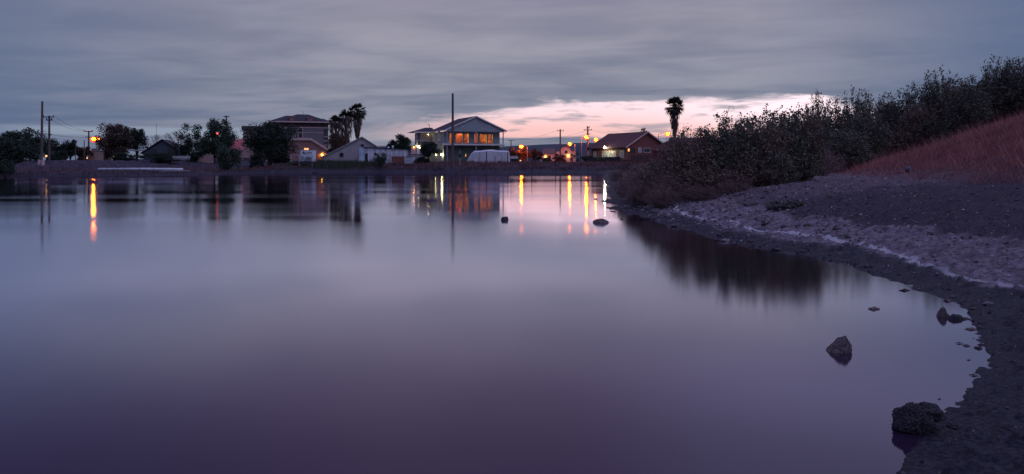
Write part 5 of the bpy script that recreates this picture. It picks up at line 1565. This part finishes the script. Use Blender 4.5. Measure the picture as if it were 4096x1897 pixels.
R3 = [rock_mesh('rock', 3, lambda d: (d.x, d.y * .85, d.z * .75), .38, 1.1, i * 5 + 2, m_) for i, m_ in enumerate(('rock_dark', 'rock', 'rock_dark'))]
CL = [rock_mesh('clod', 3, lambda d: (d.x, d.y * .9, d.z * .7), .42, 1.5, i * 7 + 3, m_, .05) for i, m_ in enumerate(('clod', 'clod', 'clod_pale'))]


def water_rock(px, py, wpx, hpx, me, label, deep=.25):
    """py: the row of its waterline"""
    x, y = at_water(px, py); s = wpx / FPX * y / 2; h = hpx / FPX * y
    put('rock', me, label, 'rock', (x, y + s * .5, h * .1 - h * deep), (s, s, h / .75), random.uniform(0, 6))


water_rock(2018, 881, 36, 15, rock_mesh('rock', 3, lambda d: (max(-.8, min(.85, d.x)), d.y * .8, min(d.z, .62)), .22, 1.6, 31, 'rock_dark'), 'square-topped dark rock in mid water below the grey house', .1)
water_rock(2405, 892, 68, 19, rock_mesh('rock', 4, lambda d: (d.x, d.y * .6, d.z * .7), .16, .9, 22, 'rock'), 'wide flat-domed rock in the pink reflection', .25)
water_rock(1722, 804, 38, 8, R3[0], 'low flat rock among the lamp reflections left of the mast')
water_rock(2383, 798, 17, 4, R3[1], 'small rock crossing the rightmost orange lamp streak')
water_rock(2637, 949, 12, 8, R3[2], 'small round stone at the left of the scrub reflection')
water_rock(2488, 878, 18, 6, R3[1], 'small flat stone beside the mud spit')
water_rock(2452, 847, 22, 4, R3[0], 'flat stone just off the mud spit tip')
water_rock(2432, 797, 7, 4, R3[2], 'tiny stone on the white lamp streak')
x, y = at_water(3775, 1268)
put('mud_rock', rock_mesh('mud_rock', 4, lambda d: (d.x * (1 - .35 * max(d.z, 0)), d.y * .8, d.z), .22, 1.8, 41, 'rock', .05), 'pointed reddish clod of the waterline pair', 'rock', (x, y + .02, .0), (.052, .05, .088))
x, y = at_water(3826, 1279)
put('mud_rock', rock_mesh('mud_rock', 4, lambda d: (d.x, d.y * .8, d.z * .7), .28, 1.8, 44, 'rock_dark', .06), 'low rounded clod of the waterline pair', 'rock', (x, y + .03, .0), (.062, .05, .065))
put('mud_rock', CL[0], 'flat muddy lump joining the waterline pair to the shore', 'rock', (x + .10, y + .04, -.005), (.05, .04, .03))

GC = 'dried mud clods on the bank'
for px, py, w_, ar, k, lb in (
        (2898, 942, 58, .5, 0, 'hollow dark clod at the edge of the scrub reflection'), (2677, 870, 32, .7, 2, 'pale-topped angular stone by the curved salt line'),
        (2702, 907, 34, .55, 0, 'half-sunk stone at the start of the scrub reflection'), (2902, 966, 36, .4, 2, 'pale flat lump just below the hollow dark clod'),
        (3004, 968, 26, .5, 0, 'dark clod at the waterline right of the hollow clod'), (3112, 1003, 24, .5, 0, 'dark clod at the waterline in mid shore'),
        (3057, 891, 26, .6, 0, 'cluster clod above the salt line, left one of the row'), (2935, 878, 18, .6, 0, 'small clod high on the pale mud near the bushes'),
        (3138, 911, 34, .35, 0, 'flat long clod above the salt line'), (3190, 906, 18, .6, 0, 'small clod between two larger ones above the salt line'),
        (3228, 907, 26, .6, 0, 'rounded clod in the middle of the pale mud'), (3348, 918, 30, .5, 0, 'leaning clod right of the middle of the pale mud'),
        (3295, 922, 14, .6, 0, 'little clod left of the leaning clod'), (3366, 947, 17, .6, 0, 'left clod of the pair by the salt line'),
        (3391, 953, 22, .6, 0, 'right clod of the pair by the salt line'), (3180, 858, 18, .6, 0, 'small clod below the long dark clump'),
        (3440, 957, 12, .6, 0, 'tiny clod right of the pair by the salt line'), (2764, 863, 12, .7, 0, 'small dark clod beside the bright salt line bend'),
        (2632, 797, 28, .5, 0, 'dark lump at the foot of the bare brush'), (2598, 788, 22, .5, 2, 'grey lump at the foot of the bare brush'),
        (2516, 778, 26, .7, 1, 'rounded rock at the bank tip under the grey brush'), (2683, 812, 14, .6, 0, 'small dark clod left of the salt line start'),
        (2620, 799, 14, .5, 1, 'small lump beside the dark lump under the brush'), (2560, 797, 14, .5, 1, 'small lump on the spit under the brush'),
        (3952, 1218, 32, .5, 2, 'pale grassy clod on the wet mud at the right'), (3893, 1240, 28, .5, 0, 'dark clod up the bank from the waterline pair'),
        (3930, 1294, 30, .45, 0, 'dark clod at the shore below the waterline pair'), (3922, 1314, 30, .4, 0, 'second dark clod at the shore under the first'),
        (3914, 1394, 30, .35, 0, 'flat dark lump poking into the water at the right shore'), (3905, 1612, 26, .4, 0, 'small lump above the large corner clod'),
        (3004, 822, 60, .3, 0, 'dark weedy mound near the bushes'), (3730, 940, 38, .4, 0, 'dark clod below the dark vegetation edge at the right')):
    p = hit(px, py); s = w_ / FPX * p.y / 2
    put('mud_clod', CL[k], lb, 'clod', (p.x, p.y, p.z + s * ar * .3), (s, s, s * ar / .7), random.uniform(0, 6), GC)
p = hit(3145, 838)
t = thing('dead_brush_clump', 'long dark clump of dead vegetation lying on the pale mud', 'clump', p, radians(14))
for i in range(7):
    me = CL[i % 2]; o = link('clod', me.copy() if False else me, None, t)
    o.location = (-.42 + i * .14, random.uniform(-.05, .05), .05 + .02 * (i % 3)); o.scale = (.12, .10, .085); o.rotation_euler = (0, 0, i)
Pq = np.array([(random.uniform(-.5, .5), random.gauss(0, .07), .10 + random.gauss(0, .04)) for i in range(700)])
np_mesh('dead_leaves', leaf_quads(Pq, .045), 4, 'weed', t)
p = hit(3627, 690)
o = MB().ball((0, 0, 0), .10, 16, 10).build('added_ball', 'added_ball_blue', None, True, (p.x, p.y - .1, p.z + .10))  # solid ball added to stand for a faint lens-ghost disc
tag(o, 'blue ball added for a faint round disc at the foot of the red grass', 'ball')


# floating scraps
def scrap(px, py, label, seed, s=1.0):
    rng = random.Random(seed); x, y = at_water(px, py); k = y / 8 * s; b = MB()
    for i in range(4):
        a = rng.uniform(0, pi); L = rng.uniform(.03, .07) * k
        b.tube([(-cos(a) * L, -sin(a) * L, .002), (0, 0, rng.uniform(.008, .025) * k), (cos(a) * L, sin(a) * L, .003)], [.003 * k, .008 * k, .003 * k], 4)
    tag(b.build('floating_twig', 'twig' if seed % 2 else 'dark_wood', None, False, (x, y, 0)), label, 'twig', 'bits of twig floating near the shore')


for i, (px, py, s, lb) in enumerate(((3496, 1237, 1, 'floating twig bits alone in the pale water above the boulder'), (3618, 1163, .8, 'floating twig bits close under the dark shore'),
                                     (3884, 1318, 1, 'floating twig left of the shore clods'), (3837, 1375, .6, 'first of two specks floating above the pool bend'),
                                     (3866, 1384, .6, 'second of two specks floating above the pool bend'), (3895, 1503, .7, 'upright twig bit near the right shore'),
                                     (3875, 1441, .5, 'single speck floating off the right shore'), (3757, 1597, .4, 'tiny speck floating just above the large corner clod'),
                                     (3790, 1205, 1.1, 'muddy scrap above the waterline pair'))):
    scrap(px, py, lb, i + 1, s)


def pebbles(name, n, xr, yr, fn, size, m, rng=RNG):
    P = scatter(n, xr, yr, fn); n = len(P); P[:, 2] += .03
    s = size * rng.uniform(.3, 1.0, n) ** 1.5 * np.clip(P[:, 1] / 10, .5, 2.2)
    base = np.array([(1, 0, 0), (0, 1, 0), (-1, 0, 0), (0, -1, 0), (0, 0, .65), (0, 0, -.4)], float)
    vv = base[None] * (1 + rng.uniform(-.35, .35, (n, 6, 1))); a = rng.uniform(0, 6.28, n); c, s_ = np.cos(a), np.sin(a)
    vv = np.stack([vv[..., 0] * c[:, None] - vv[..., 1] * s_[:, None], vv[..., 0] * s_[:, None] + vv[..., 1] * c[:, None], vv[..., 2]], -1) * s[:, None, None] + P[:, None]
    F = np.array([(0, 1, 4), (1, 2, 4), (2, 3, 4), (3, 0, 4), (1, 0, 5), (2, 1, 5), (3, 2, 5), (0, 3, 5)])
    idx = (np.arange(n)[:, None, None] * 6 + F[None]).reshape(-1, 3)
    me = bpy.data.meshes.new(name); me.from_pydata(vv.reshape(-1, 3).tolist(), [], idx.tolist()); me.update()
    tag(link(name, me, m), kind='stuff')


pebbles('mud_crumbs', 2600, (1.5, 12), (3.4, 30), lambda x, y: sstep(-.05, .2, shore_d(x, y)) * sstep(4.5, 1.5, shore_d(x, y)) * sstep(.52, .66, nz(x + 2, y, 1.1)) * .5, .060, 'pebble')
pebbles('shore_crumbs', 5200, (1.5, 6), (3.3, 16), lambda x, y: sstep(-.16, -.02, shore_d(x, y)) * sstep(.34, .05, shore_d(x, y)) * (.2 + .8 * sstep(.45, .6, nz(x, y, 3.1))), .034, 'shore_mud')
pebbles('gravel', 24000, (1.5, 14), (3.2, 32), lambda x, y: sstep(-.12, .1, shore_d(x, y)) * sstep(9, 1.5, shore_d(x, y)) * (.25 + .75 * sstep(.4, .6, nz(x, y, 2.5))), .028, 'pebble')
pebbles('shell_grit', 2600, (2, 13), (3.2, 30), lambda x, y: sstep(.05, .3, shore_d(x, y)) * sstep(9, 2, shore_d(x, y)), .014, 'shell')
pebbles('bank_rubble', 5000, (-60, 24), (88, 132), lambda x, y: sstep(.3, 1.5, shore_d(x, y)) * sstep(7, 3, shore_d(x, y)) * sstep(.45, .6, nz(x, y, .4)), .10, 'pebble')

# ================================================================== far hills
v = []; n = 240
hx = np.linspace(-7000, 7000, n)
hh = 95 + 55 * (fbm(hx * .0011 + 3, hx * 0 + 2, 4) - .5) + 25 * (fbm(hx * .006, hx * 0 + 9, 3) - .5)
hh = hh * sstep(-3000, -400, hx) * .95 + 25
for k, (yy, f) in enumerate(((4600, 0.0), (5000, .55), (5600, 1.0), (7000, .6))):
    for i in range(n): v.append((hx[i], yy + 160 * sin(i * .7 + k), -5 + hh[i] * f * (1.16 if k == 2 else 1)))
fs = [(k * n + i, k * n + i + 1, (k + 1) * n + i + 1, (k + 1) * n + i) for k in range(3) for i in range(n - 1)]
M['hill'] = mat('hill', (0.030, 0.044, 0.066), .95, .3, .01)  # blue of distant haze painted into the hill colour
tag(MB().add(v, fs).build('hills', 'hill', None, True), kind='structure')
